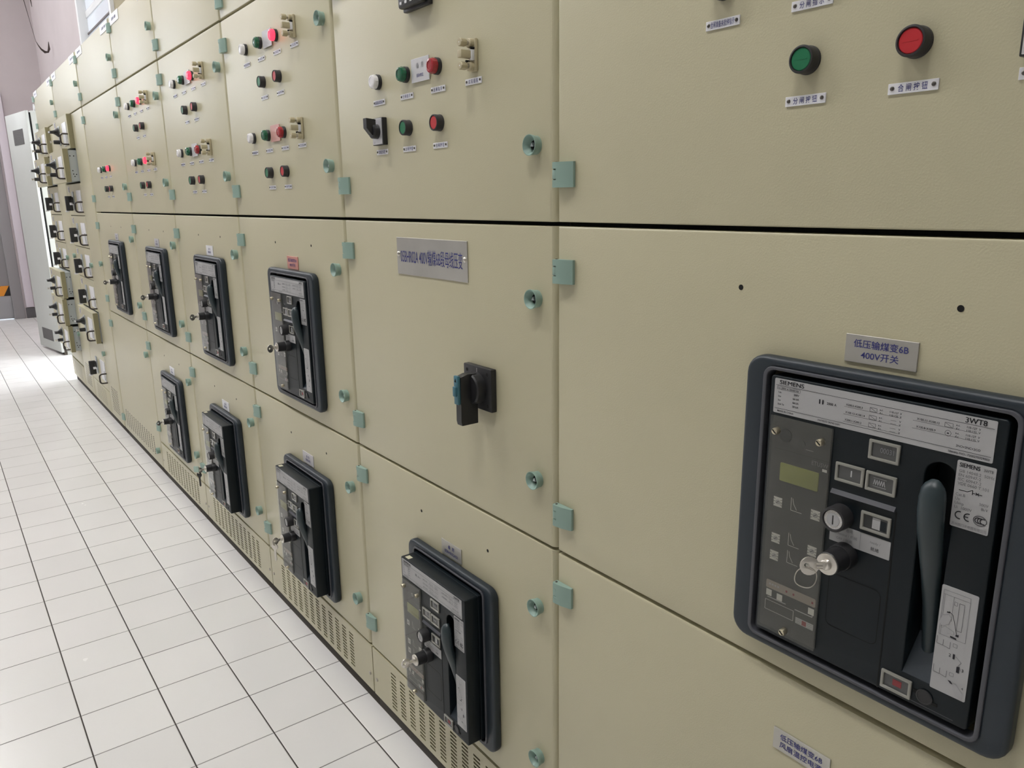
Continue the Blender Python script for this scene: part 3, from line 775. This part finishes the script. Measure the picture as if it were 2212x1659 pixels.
    BR['win'] = [('counter_window', *win(147.8, 62.7, 'count', 'counter_window')), ('state_window', *win(111.2, 100, 'I', 'state_window')),
                 ('spring_window', *win(147.7, 100.6, 'spring', 'spring_window')), ('ready_window', *win(146.5, 150, 'ready', 'ready_window')),
                 ('trip_window', *win(188, 335, 'trip', 'trip_window'))]
    g = G(); g.plate([frect(93, 165, 166.5, 189, 0.0005, 1)], y, 0.0, 'paper')
    g.line([(fx(130.5), fz(167)), (fx(130.5), fz(188.5))], 0.0003, t, 'greyink')
    for k, s in enumerate(('ON / 合闸', 'mechanical / 机械', 'OFF / 分闸')): g.text(s, fx(111.5), fz(170.5 + k * 6.3), t, 0.0043, 'greyink', 'c')
    g.text('ready /', fx(148), fz(174), t, 0.0043, 'greyink'); g.text('就绪', fx(148), fz(182), t, 0.005, 'ink')
    BR['legend_label'] = g.mesh('legend_label')
    g = G()
    g.lathe([(0.0152, 0), (0.0150, -0.016), (0.0143, -0.0185), (0.0122, -0.0190), (0.0114, -0.0165)], 'bezel', 32)
    g.lathe([(0.0115, -0.0150), (0.0113, -0.0172), (0.0086, -0.0173)], 'dial', 28); g.lathe([(0.0084, -0.0165), (0.0080, -0.0178), (0, -0.0178)], 'paper', 26)
    for k in range(10):
        a = 2 * math.pi * k / 10; g.line([(0.0090 * math.cos(a), 0.0090 * math.sin(a)), (0.0108 * math.cos(a), 0.0108 * math.sin(a))], 0.0008, -0.0176, 'white')
    g.rect(-0.0007, 0.0007, -0.0055, 0.0055, -0.0181, 'bezel')
    BR['on_button'] = g.mesh('on_button')
    g = G()
    g.lathe([(0.0158, 0), (0.0158, -0.013), (0.0150, -0.0145), (0.0142, -0.0145), (0.0135, -0.036), (0.0128, -0.037)], 'black', 32)
    g.lathe([(0.0130, -0.0365), (0.0126, -0.0385), (0.0066, -0.0392), (0.0062, -0.0425), (0.0050, -0.0435), (0, -0.0435)], 'chrome', 28)
    BR['key_switch'] = g.mesh('key_switch')
    # charging lever
    pts = [(207, 78.5, -4), (207, 79.5, -7), (207, 82, -9), (207, 87, -10.5), (207, 97, -11), (207, 112, -10.5), (207, 135, -7), (207, 160, 0), (207, 190, 8), (207, 230, 17), (207, 270, 23), (207, 300, 26)]
    rad = [1.5, 6, 9.5, 12, 13.3, 13.6, 13.2, 12.2, 10.8, 9.2, 8, 7.5]
    g = G(); g.tube([(fx(a), c / 1000, fz(b2)) for a, b2, c in pts], [r / 1000 for r in rad], 'lever', 18, flat=0.8); BR['charging_lever'] = g.mesh('charging_lever')
    g = G(); g.rect(-0.010, 0.006, -0.006, 0.006, 0, 'yellow'); g.rect(-0.006, 0.002, -0.002, 0.002, -0.0002, 'paperd')
    BR['sticker'] = g.mesh('sticker')
breaker_meshes()

def breaker(x, z, off, label, reflective=False):
    """off: how far the face stands out of the door plane"""
    t = thing('circuit_breaker', (x, -off, z), label, 'circuit breaker', 'circuit breakers in the cabinet doors')
    out = off > 0.04
    put('housing', BR['housing_out' if out else 'housing_in'], t)
    put('rating_label', BR['rating_label'], t); put('standards_label', BR['standards_label'], t); put('instruction_label', BR['instruction_label'], t)
    put('legend_label', BR['legend_label'], t)
    tu = put('trip_unit', BR['trip_unit'], t)
    put('display', BR['display'], tu); put('clear_cover', BR['clear_cover'], tu, label='clear plastic cover')
    for u2, v2 in ((14.9, 69.6), (74.1, 69.7), (44.7, 337)): put('cover_screw', BR['cover_screw'], tu, (fx(u2), 0, fz(v2)))
    for n, me, loc in BR['win']: put(n, me, t, loc)
    put('on_button', BR['on_button'], t, (fx(105), 0, fz(155)), label='round push button with pale face')
    put('key_switch', BR['key_switch'], t, (fx(114), 0, fz(202)), label='black key switch with chrome face')
    put('charging_lever', BR['charging_lever'], t)
    if out:
        T = put('sticker', BR['sticker'], t, (-FW / 2 + 0.022, 0.010, FH / 2 + 0.0006), (R(90), 0, 0), label='small cream sticker')
    return t

def key_mesh(bow='chrome'):
    g = G()
    g.box(-0.0012, 0.0012, -0.012, 0.006, -0.004, 0.004, 'chrome', 0.0003, 1)
    g.tube([(0, -0.002, 0), (0, -0.009, 0)], 0.0034, 'chrome', 12)
    out = [(-0.016 + 0.0105 * math.cos(R(a)), 0.0115 * math.sin(R(a)) - 0.001) for a in range(20, 341, 20)]
    out = [(-0.003, 0.004)] + out + [(-0.003, -0.004)]
    hole = [(-0.019 + 0.0028 * math.cos(R(a)), 0.0028 * math.sin(R(a))) for a in range(0, 360, 30)]
    g.plate([out, hole], -0.0010, 0.0010, bow, 0.0003, 1, T=Matrix(((0, 1, 0, 0), (1, 0, 0, 0), (0, 0, 1, 0), (0, 0, 0, 1))))
    return g.mesh('key')
KEY = key_mesh()
def key(x, z, off, label, ring=False, extra=None, turn=0):
    """a key standing in the lock of a breaker whose face is off in front of the doors"""
    lx, lz = x + fx(114), z + fz(202)
    t = thing('key', (lx, -off - 0.0436, lz), label, 'key', 'keys in the breaker locks')
    t.rotation_euler = (0, 0, R(turn))
    put('key_blade', KEY, t)
    if ring:
        g = G(); P = []
        for i in range(40):
            a = 2 * math.pi * i / 40 * 1.12
            P.append((0.0015 * math.sin(a * 3) + i * 0.00004, -0.019 + 0.0125 * math.sin(a), -0.015 + 0.0125 * math.cos(a) - i * 0.00003))
        g.tube(P, 0.0006, 'chrome', 6); put('key_ring', g, t)
    if extra:
        g = G(); P = [(0, -0.019 + 0.006 * math.sin(2 * math.pi * i / 16), -0.006 + 0.006 * math.cos(2 * math.pi * i / 16)) for i in range(16)]
        g.tube(P, 0.0007, 'chrome', 6, closed=True); put('key_ring', g, t)
        g = G()
        m2 = 'chrome' if extra == 'metal' else 'black'
        out = [(0.0105 * math.cos(R(a)), 0.010 * math.sin(R(a))) for a in range(-60, 241, 20)] + [(-0.0035, -0.014), (-0.0035, -0.044), (0, -0.048), (0.0035, -0.044), (0.0035, -0.014)]
        g.plate([out, [(0.0022 * math.cos(R(a)), 0.0055 + 0.0022 * math.sin(R(a))) for a in range(0, 360, 45)]], -0.001, 0.001, m2, 0.0003, 1)
        o = put('spare_key', g, t, (0.0, -0.019, -0.0175)); o.rotation_euler = (0, 0, R(35))
        if extra == 'black':
            g = G(); g.plate([rrect(-0.011, 0.011, -0.008, 0.016, 0.004, 4)], -0.002, 0.002, 'keyplastic', 0.001, 1)
            o = put('key_tag', g, t, (0.004, -0.029, 0.004), label='pale green clear tag'); o.rotation_euler = (0, 0, R(35))
    return t

# ------------------------------------------------------------------ switchgear cabinets
ZB, ZV, ZL, ZM, ZT, ZTOP = 0.0495, 0.197, 0.784, 1.360, 1.946, 2.240
HG = 0.0035      # half the gap between doors
CX = 0.446       # breaker axis from the left edge of the usual cabinet
_dm = {}
def get_door(*a):
    if a not in _dm: _dm[a] = door_mesh(*a)
    return _dm[a]
_vp = {}
def plate_mesh(mt, w, h, lines, screws=False, size=0.011, width=None, ink='blue', bold=0.01):
    g = G(); g.box(-w / 2, w / 2, -0.002, 0, -h / 2, h / 2, mt, 0.0004, 1)
    n = len(lines)
    for k, s in enumerate(lines):
        g.text(s, 0, (n - 1) / 2 * size * 1.25 - k * size * 1.25, -0.0023, size, ink, 'c', bold=bold, width=(width[k] if width else None))
    if screws:
        for sx in (-1, 1): g.lathe([(0.0055, -0.001), (0.0052, -0.0035), (0.0030, -0.0055), (0, -0.006)], 'chrome', 16, (sx * (w / 2 - 0.008), 0.004))
    return g.mesh('nameplate')
PL = {'white': plate_mesh('white', 0.080, 0.036, ['备  用', '输煤6B段'], size=0.009),
      'grey': plate_mesh('plategrey', 0.080, 0.036, ['备  用', '输煤6B段'], size=0.009),
      'pink': plate_mesh('pink', 0.080, 0.036, ['低压输煤变6B', '400V开关'], size=0.0105),
      'head': plate_mesh('white', 0.185, 0.042, ['05BHR  400V'], size=0.017)}

def cabinet_shell(x, w, label, extra_label=None):
    c = thing('switchgear_cabinet', (x, 0, 0), label, 'cabinet', 'beige switchgear cabinets in the row')
    g = G(); g.box(0.001, w - 0.001, 0.030, 0.60, 0.045, ZTOP - 0.002, 'gap')
    g.box(0.0005, w - 0.0005, 0.034, 0.601, 0.046, ZTOP, 'paint')
    put('body', g, c)
    g = G(); g.box(0.0, w, 0.014, 0.58, 0.0, 0.046, 'plinth', 0.001); put('plinth', g, c, label='dark base plinth')
    return c

def top_door(c, w, plates=True):
    d = put('door', get_door(w, ZT + HG, ZTOP - 0.002), c)
    for z in (1.995, 2.190): put('hinge', HINGE, d, (0.0045, 0, z))
    put('lock_knob', KNOB, d, (w - 0.055, 0, 2.075))
    if plates:
        put('nameplate', PL['head'], d, (0.130, 0, 2.216), label='white header nameplate'); put('nameplate', PL['head'], d, (w - 0.112, 0, 2.216), label='white header nameplate')
    return d

def door_fit(d, w, hz, kz):
    for z in hz: put('hinge', HINGE, d, (0.0045, 0, z))
    for z in kz: put('lock_knob', KNOB, d, (w - 0.055, 0, z))

def lamp_row(d, x0, zl, lit, card=None, sock=True, white=True):
    """three lamps with labels 4 cm below, a test socket at the end"""
    zc = zl + 0.041
    for k, (c, s) in enumerate((('white', L_READY), ('green', L_OFFI), ('lit' if lit else 'red', L_ONI))):
        put('indicator_lamp', LAMPM[c], d, (x0 + 0.12 * k, 0, zc), label={'white': 'white indicator lamp', 'green': 'green indicator lamp', 'lit': 'glowing red indicator lamp', 'red': 'unlit red indicator lamp'}[c])
        put('name_label', lab(s), d, (x0 + 0.12 * k, 0, zl))
    if card: put('hanging_card', CARD[card], d, (x0 + 0.18, 0, zc + 0.002))
    if sock:
        put('test_socket', SOCKET, d, (x0 + 0.364, 0, zc + 0.001), label='tan test socket'); put('name_label', lab(L_TEST), d, (x0 + 0.36, 0, zl))

def button_row(d, x0, zl):
    for k, (c, s) in enumerate((('green', L_OFFB), ('red', L_ONB))):
        put('push_button', BTN[c], d, (x0 + 0.12 * k, 0, zl + 0.041), label=c + ' push button'); put('name_label', lab(s), d, (x0 + 0.12 * k, 0, zl))

def breaker_door(c, w, z0, z1, cx, cz, hz, kz, plate):
    d = put('door', get_door(w, z0 + HG, z1 - HG, (cx - 0.143, cx + 0.143, cz - 0.180, cz + 0.180), ((cx - 0.133, cz + 0.265), (cx + 0.133, cz + 0.265))), c)
    put('breaker_surround', SURR, d, (cx, 0, cz), label='slate surround of the breaker opening')
    if plate: put('nameplate', plate if not isinstance(plate, str) else PL[plate], d, (cx - 0.006, 0, cz + 0.212))
    door_fit(d, w, hz, kz)
    return d

def vent(c, w):
    if w not in _vp: _vp[w] = vent_panel_mesh(w, ZB, ZV - HG)
    put('vent_panel', _vp[w], c)

CZM, CZL = 1.022, 0.437
HZ = {'u': (1.870, 1.437), 'm': (1.285, 0.859), 'l': (0.709, 0.281)}
KZ = {'u': (1.819, 1.486), 'm': (1.234, 0.906), 'l': (0.652, 0.322)}

# nearest cabinet
W0 = 1.0
c = cabinet_shell(0.0, W0, 'nearest beige cabinet, cut off by the photo edge, with the largest breaker')
top_door(c, W0)
d = put('door', get_door(W0, ZM + HG, ZT - HG), c); door_fit(d, W0, HZ['u'], KZ['u'])
for k, (cc, s) in enumerate((('white', L_READY), ('green', L_OFFI), ('red', L_ONI))):
    put('indicator_lamp', LAMPM[cc], d, (0.314 + 0.1215 * k, 0, 1.648), label=cc + ' indicator lamp'); put('name_label', lab(s), d, (0.314 + 0.1215 * k, 0, 1.607))
for x, cc, s in ((0.4355, 'green', L_OFFB), (0.557, 'red', L_ONB)):
    put('push_button', BTN[cc], d, (x, 0, 1.5475), label=cc + ' push button'); put('name_label', lab(s), d, (x, 0, 1.5055))
put('rotary_switch', ROT, d, (0.679, 0, 1.547)); put('name_label', lab(L_SW), d, (0.679, 0, 1.5055))
PL6 = plate_mesh('plate', 0.082, 0.032, ['低压输煤变6B', '400V开关'], size=0.0098, width=(0.062, 0.043))
PLF = plate_mesh('plate', 0.083, 0.032, ['低压输煤变6B', '风扇温控电源'], size=0.0098, width=(0.062, 0.062))
C0X = 0.562
d = put('door', get_door(W0, ZL + HG, ZM - HG, (C0X - 0.143, C0X + 0.143, CZM - 0.187, CZM + 0.173), ((0.362, 1.287), (0.628, 1.287))), c)
put('breaker_surround', SURR, d, (C0X, 0, CZM - 0.006), label='slate surround of the breaker opening'); put('nameplate', PL6, d, (0.551, 0, 1.231), label='brushed metal nameplate'); door_fit(d, W0, HZ['m'], KZ['m'])
d = put('door', get_door(W0, ZV + HG, ZL - HG), c); put('nameplate', PLF, d, (0.498, 0, 0.684), label='brushed metal nameplate'); door_fit(d, W0, HZ['l'], KZ['l'])
vent(c, W0)
breaker(C0X, CZM - 0.005, 0.022, 'largest dark breaker, in the nearest cabinet, its key carrying a thin wire ring')
key(C0X, CZM - 0.005, 0.022, 'key with a thin wire ring in the nearest breaker', ring=True, turn=-45)

# cabinet with the rotary handle
W = 0.8
def UL(i): return -0.8 * i
c = cabinet_shell(UL(1), W, 'beige cabinet with the big black rotary handle and long metal nameplate')
top_door(c, W)
d = put('door', get_door(W, ZM + HG, ZT - HG), c); door_fit(d, W, HZ['u'], KZ['u'])
lamp_row(d, 0.209, 1.606, False, 'card')
put('rotary_switch', ROT, d, (0.213, 0, 1.546)); put('name_label', lab(L_SW), d, (0.212, 0, 1.504)); button_row(d, 0.3305, 1.504)
g = G()
g.box(-0.048, 0.048, -0.010, 0.0, 0.0, 0.096, 'black', 0.002); g.box(-0.044, 0.044, -0.024, -0.008, 0.004, 0.092, 'black', 0.005, 3)
g.rect(-0.036, 0.036, 0.035, 0.085, -0.0243, 'window')
for k in range(4): g.box(-0.034 + k * 0.019, -0.027 + k * 0.019, -0.0253, -0.023, 0.010, 0.015, 'white', 0.0005, 1); g.disc(-0.0305 + k * 0.019, 0.024, -0.0244, 0.003, 'hole')
put('panel_meter', g, d, (0.392, 0, 1.757), label='black panel meter')
d = put('door', get_door(W, ZL + HG, ZM - HG), c); door_fit(d, W, HZ['m'], KZ['m'])
PLL = plate_mesh('plate', 0.277, 0.079, ['05BHR02A 400V输煤6B段母线压变'], screws=True, size=0.034, width=(0.244,), bold=0.004)
put('nameplate', PLL, d, (0.3965, 0, 1.2845), label='long brushed metal nameplate with two screws')
# rotary handle
g = G(); g.box(-0.0465, 0.0465, -0.013, 0, -0.042, 0.042, 'black', 0.002, 2); g.rect(-0.0009, 0.0009, 0.028, 0.039, -0.0133, 'paper')
for sx, sz in ((-0.034, 0.031), (0.034, 0.031), (0.034, -0.031), (-0.034, -0.031)): g.disc(sx, sz, -0.0133, 0.0035, 'hole', 12)
hb = put('handle_plate', g, d, (0.5745, 0, 1.047), label='square black rotary handle')
g = G(); g.lathe([(0.031, -0.012), (0.0305, -0.030), (0.028, -0.033), (0, -0.033)], 'black', 36)
prof = [(-0.0135, 0.026), (-0.022, 0.0305), (-0.040, 0.0315), (-0.056, 0.027), (-0.057, -0.060), (-0.055, -0.068), (-0.0185, -0.068), (-0.0180, -0.030), (-0.0135, -0.026)]
g.extr(prof, 'x', -0.0085, 0.0085, 'black')
hb2 = put('rotary_handle', g, d, (0.5745, 0, 1.047), label='black rotary handle')
g = G(); g.box(-0.007, 0.007, -0.0625, -0.056, -0.026, 0.030, 'tealtab', 0.0015); g.box(-0.0052, 0.0052, -0.0670, -0.062, -0.010, 0.010, 'tealtab', 0.002)
g.add([(-0.0035, -0.0628, 0.018), (0.0035, -0.0628, 0.018), (0, -0.0628, 0.026)], [[0, 1, 2]], 'hole')
put('latch_tab', g, d, (0.5745, 0, 1.047), label='teal latch tab')
breaker_door(c, W, ZV, ZL, CX, CZL, HZ['l'], KZ['l'], plate_mesh('plate', 0.080, 0.036, ['备  用', '05BHR02A01'], size=0.010)); vent(c, W)
OUT, IN = 0.060, 0.022
breaker(UL(1) + CX, CZL, OUT, 'dark breaker standing far out of its door, below the black rotary handle')
key(UL(1) + CX, CZL, OUT, 'key in the protruding breaker below the rotary handle', turn=-10)

# three cabinets with two control groups each
NAMES = {2: 'beige cabinet left of the rotary handle cabinet, with the reddish nameplate over its upper breaker',
         3: 'beige cabinet whose lower breaker carries a hanging black key',
         4: 'beige cabinet with two flush breakers, its lower one under a white plate'}
cfg = {2: (True, False, 'grey', 'rose', 'pink', 'grey', True), 3: (True, False, 'grey', 'grey', 'white', 'white', True), 4: (True, True, None, None, 'grey', 'white', False)}
for i in (2, 3, 4):
    l1, l2, c1, c2, p1, p2, lowout = cfg[i]
    c = cabinet_shell(UL(i), W, NAMES[i]); top_door(c, W)
    d = put('door', get_door(W, ZM + HG, ZT - HG), c); door_fit(d, W, HZ['u'], KZ['u'])
    lamp_row(d, 0.207, 1.790, l1, c1); button_row(d, 0.329, 1.688)
    lamp_row(d, 0.212, 1.545, l2, c2); button_row(d, 0.332, 1.443)
    breaker_door(c, W, ZL, ZM, CX, CZM, HZ['m'], KZ['m'], p1)
    breaker_door(c, W, ZV, ZL, CX, CZL, HZ['l'], KZ['l'], p2); vent(c, W)
breaker(UL(2) + CX, CZM, 0.026, 'dark flush breaker under the reddish nameplate'); key(UL(2) + CX, CZM, 0.026, 'key in the breaker under the reddish nameplate', turn=20)
breaker(UL(2) + CX, CZL, OUT, 'dark breaker standing far out of its door, a second metal key hanging from its lock'); key(UL(2) + CX, CZL, OUT, 'key with a second metal key hanging below it', extra='metal', turn=5)
breaker(UL(3) + CX, CZM, 0.026, 'dark flush breaker directly above the one with the hanging black key'); key(UL(3) + CX, CZM, 0.026, 'key in the flush breaker above the hanging black key', turn=15)
breaker(UL(3) + CX, CZL, OUT, 'dark breaker standing far out of its door, a black key hanging from its lock'); key(UL(3) + CX, CZL, OUT, 'key with a clear green tag and a hanging black key', extra='black', turn=5)
breaker(UL(4) + CX, CZM, 0.026, 'dark flush upper breaker, second from the far end of the middle row'); key(UL(4) + CX, CZM, 0.026, 'key in the second breaker from the far end of the middle row', turn=15)
breaker(UL(4) + CX, CZL, 0.026, 'only flush breaker in the bottom row, farthest of that row'); key(UL(4) + CX, CZL, 0.026, 'key in the flush breaker of the bottom row', turn=15)

# last breaker cabinet, one control group, blank lower door with vents
X5 = -4.172; W5 = -3.2 - X5
c = cabinet_shell(X5, W5, 'beige cabinet with a single breaker and a blank vented lower door'); top_door(c, W5)
d = put('door', get_door(W5, ZM + HG, ZT - HG), c); door_fit(d, W5, HZ['u'], KZ['u'])
lamp_row(d, 0.332, 1.545, True, None, False); button_row(d, 0.456, 1.443)
CX5 = 0.525
breaker_door(c, W5, ZL, ZM, CX5, CZM, HZ['m'], KZ['m'], 'grey')
vts = tuple((0.09 + k * 0.0545, 0.085 + j * 0.0105, 0.014, 0.0065) for k in range(14) for j in range(10))
d = put('door', get_door(W5, ZB, ZL - HG, None, (), vts), c); door_fit(d, W5, (0.709, 0.123), (0.652, 0.135))
breaker(X5 + CX5, CZM, 0.026, 'dark flush breaker farthest along the middle row'); key(X5 + CX5, CZM, 0.026, 'key in the farthest breaker of the middle row', turn=15)

# ------------------------------------------------------------------ drawer cabinets at the far end
g = G()
g.box(-0.026, 0.026, -0.006, 0, -0.062, 0.056, 'steel', 0.002)
g.lathe([(0.024, -0.005), (0.022, -0.012), (0.012, -0.022), (0.010, -0.024)], 'black', 20)
g.box(-0.012, 0.012, -0.052, -0.012, -0.066, 0.028, 'black', 0.003)
g.box(-0.006, 0.006, -0.058, -0.036, -0.074, -0.064, 'white', 0.001); g.box(0.006, 0.018, -0.03, -0.012, -0.030, -0.014, 'white', 0.001)
DSW_ON = g.mesh('rotary_switch')
g = G()
g.box(-0.026, 0.026, -0.006, 0, -0.062, 0.056, 'steel', 0.002)
g.lathe([(0.032, -0.005), (0.028, -0.012), (0.015, -0.028), (0.010, -0.040)], 'black', 20, (0, 0.02))
g.box(-0.030, 0.030, -0.056, -0.030, 0.011, 0.027, 'black', 0.003); g.box(-0.008, 0.008, -0.064, -0.054, 0.014, 0.024, 'white', 0.002)
g.lathe([(0.013, -0.005), (0.012, -0.040), (0.008, -0.042)], 'black', 16, (0, -0.042)); g.lathe([(0.005, -0.04), (0.005, -0.054), (0.009, -0.056), (0.009, -0.060), (0, -0.061)], 'chrome', 12, (0, -0.042))
DSW_OFF = g.mesh('rotary_switch')
rr = 0.016
P = [(0, 0.0, 0.031), (0, -0.027, 0.031)] + [(0, -0.027 - rr * math.sin(R(a)), 0.015 + rr * math.cos(R(a))) for a in (22, 45, 67, 90)] + [(0, -0.043, -0.015)] + [(0, -0.027 - rr * math.cos(R(a)), -0.015 - rr * math.sin(R(a))) for a in (22, 45, 67, 90)] + [(0, 0.0, -0.031)]
DH = G().tube(P, 0.0048, 'rod', 8).mesh('pull_handle')
g = G(); g.box(-0.085, 0.070, -0.004, 0, -0.085, 0.052, 'white', 0.001); g.box(0.034, 0.048, -0.0046, -0.003, -0.075, -0.012, 'black'); DPL = g.mesh('window_plate')
g = G(); g.box(-0.022, 0.022, -0.002, 0, -0.019, 0.019, 'plategrey', 0.0004, 1)
for k in (-1, 0, 1): g.rect(-0.014, 0.014, k * 0.009 - 0.002, k * 0.009 + 0.002, -0.0023, 'blue')
DLB = g.mesh('name_label')
_df = {}
def drawer_front(h):
    if h not in _df:
        g = G(); g.box(0.0025, 0.5975, 0.0, 0.003, 0.0025, h - 0.0025, 'paint', 0.0008, 1)
        for x in (0.0025, 0.5935): g.box(x, x + 0.004, 0.002, 0.030, 0.0025, h - 0.0025, 'paint_shaded')  # drawer edges: same beige paint, coloured as if in shade
        for z in (0.0025, h - 0.0065): g.box(0.004, 0.596, 0.002, 0.030, z, z + 0.004, 'paint')
        _df[h] = g.mesh('drawer')
    return _df[h]
_ds = {}
def drawer_side(h):
    if h not in _ds:
        g = G(); g.box(0.012, 0.588, 0.028, 0.105, 0.010, h - 0.010, 'steel', 0.001, 1)
        for yy, zz in ((0.04, h * 0.78), (0.06, h * 0.78), (0.045, h * 0.35), (0.047, h * 0.25), (0.062, h * 0.24), (0.052, h * 0.18)):
            g.tube([(0.5875, yy, zz), (0.5886, yy, zz)], 0.0035, 'hole', 10)
        _ds[h] = g.mesh('drawer_side')
    return _ds[h]
def mcc(x, label, pulled, lockoff, foot=ZV):
    c = thing('drawer_cabinet', (x, 0, 0), label, 'cabinet', 'drawer cabinets at the far end of the row')
    g = G(); g.box(0.001, 0.999, 0.11, 0.60, 0.045, ZTOP - 0.002, 'gap'); g.box(0.0005, 0.9995, 0.14, 0.601, 0.046, ZTOP, 'paint')
    g.box(0.0, 0.002, 0.004, 0.15, 0.046, ZTOP - 0.001, 'paint'); g.box(0.602, 0.606, 0.03, 0.15, 0.05, ZT, 'paint_shaded'); g.box(0.002, 0.999, 0.028, 0.112, ZT - 0.002, ZTOP - 0.003, 'paint'); g.box(0.002, 0.6, 0.028, 0.112, 0.048, foot, 'paint'); g.box(0.608, 0.998, 0.03, 0.112, 0.048, ZT, 'gap')
    put('body', g, c)
    g = G(); g.box(0, 1.0, 0.014, 0.58, 0, 0.046, 'plinth', 0.001); put('plinth', g, c, label='dark base plinth')
    top_door(c, 1.0)
    zs = [ZT - 0.2035 * k for k in range(8)] + [foot]
    for k in range(8):
        z1, z0 = zs[k], zs[k + 1]; h = round(z1 - z0, 4); off = pulled.get(k + 1, 0.0)
        d = put('drawer', drawer_front(h), c, (0.0, -off, z0))
        zc = h / 2 if k < 7 or h < 0.25 else h * 0.42
        put('drawer_side', drawer_side(h), d, label='grey punched steel drawer side')
        put('name_label', DLB, d, (0.100, 0, h - 0.035))
        put('rotary_switch', DSW_OFF if (k + 1) in lockoff else DSW_ON, d, (0.252, 0, zc - 0.004), label='black rotary switch')
        put('window_plate', DPL, d, (0.485, 0, zc + 0.005), label='white plate with a dark slot'); put('pull_handle', DH, d, (0.578, 0, zc - 0.047), label='dark bent rod pull handle')
    # foot panel and cable compartment door
    g = G(); g.box(0.003, 0.597, 0.0, 0.024, ZB, ZV - 0.003, 'paint', 0.001)
    if foot > ZV: g.box(0.003, 0.597, 0.004, 0.026, ZV + 0.003, foot - 0.003, 'paint', 0.003)
    for k in range(10):
        for j in range(8): g.box(0.12 + k * 0.036, 0.132 + k * 0.036, -0.0003, 0.002, 0.075 + j * 0.0135, 0.084 + j * 0.0135, 'paint_shaded')
    put('vent_panel', g, c)
    vts = tuple((0.09 + k * 0.036, 0.095 + j * 0.0165, 0.009, 0.0115) for k in range(6) for j in range(10))
    d = put('door', get_door(0.4, ZB, ZT - HG, None, (), vts), c, (0.6, 0, 0), label='narrow cable compartment door')
    for z in (1.03, 0.46): put('lock_knob', KNOB, d, (0.022, 0, z))
    put('lock_knob', KNOB, d, (0.375, 0, 1.06))
    return c
mcc(-5.184, 'nearer drawer cabinet, with its two topmost drawers pulled out', {1: 0.028, 2: 0.075, 7: 0.036}, (1, 2, 7))
mcc(-6.190, 'farther drawer cabinet, with three drawers near the floor pulled out', {1: 0.028, 2: 0.060, 6: 0.066, 7: 0.080, 8: 0.068}, (1, 2, 6, 7, 8), 0.318)

# ------------------------------------------------------------------ light grey cabinet beyond the gap, its door ajar
gx0, gx1, gy = -8.10, -7.43, 0.08
t = thing('grey_cabinet', (gx0, gy, 0), 'light grey cabinet past the gap, its door slightly ajar, with two dark grilles', 'cabinet')
gw = gx1 - gx0
g = G(); g.box(0, gw, 0.02, 0.50, 0.075, 2.235, 'greycab', 0.004); g.box(0.01, gw - 0.006, 0.008, 0.03, 0.08, 2.22, 'hole'); put('body', g, t)
g = G(); g.box(0.01, gw - 0.004, 0.03, 0.49, 0, 0.035, 'greycab', 0.002); g.box(0.0, gw, 0.024, 0.5, 0.038, 0.076, 'greycab', 0.003); g.box(0.012, gw - 0.006, 0.004, 0.03, 0.0, 0.08, 'plinth'); put('plinth', g, t)
door = G(); door.box(-gw, 0.0, -0.024, 0.0, 0.028, 2.235, 'greycab', 0.003)
dd = put('door', door, t, (gw - 0.004, 0.006, 0)); dd.rotation_euler = (0, 0, R(9.0))
for z0, z1, xa, xb in ((1.955, 2.090, -0.47, -0.16), (0.115, 0.225, -0.52, -0.20)):
    g = G(); g.box(xa, xb, -0.0275, -0.023, z0, z1, 'grille', 0.001, 1)
    for k in range(9): g.box(xa + 0.01, xb - 0.01, -0.0290, -0.027, z0 + 0.008 + k * (z1 - z0 - 0.02) / 8, z0 + 0.012 + k * (z1 - z0 - 0.02) / 8, 'grille')
    put('vent_grille', g, dd, label='dark grey vent grille')
g = G(); P = [(0.024 * math.cos(2 * math.pi * i / 24), 0, 0.034 + 0.024 * math.sin(2 * math.pi * i / 24)) for i in range(24)]
g.tube(P, 0.0055, 'alu', 8, closed=True); g.tube([(0, 0, 0), (0, 0, 0.012)], 0.009, 'alu', 10); put('lifting_eye', g, t, (gw - 0.05, 0.06, 2.234), label='white lifting eye')

# ------------------------------------------------------------------ dead cable on the wall
hx, hy, hz = -9.37, 0.55, 3.07
g = G()
g.tube([(hx, hy - 0.20, ZC - 0.005), (hx, hy - 0.165, 3.75), (hx, hy - 0.11, 3.35), (hx, hy - 0.082, 3.155), (hx, hy - 0.062, 3.11), (hx, hy - 0.040, 3.075), (hx, hy - 0.008, 3.048), (hx, hy + 0.022, 3.052), (hx, hy + 0.036, 3.085), (hx, hy + 0.040, 3.16)],
       [0.006, 0.005, 0.0022, 0.002, 0.005, 0.009, 0.014, 0.010, 0.012, 0.002], 'cable', 8)
g.tube([(hx, hy - 0.12, ZC - 0.005), (hx, hy - 0.095, 3.75), (hx, hy - 0.075, 3.58), (hx, hy - 0.07, 3.50)], [0.008, 0.009, 0.006, 0.002], 'cable', 8)
o = put('cable', g); o['label'] = 'thin dark cable hanging from the ceiling before the mauve wall, bent up at its end'; o['category'] = 'cable'
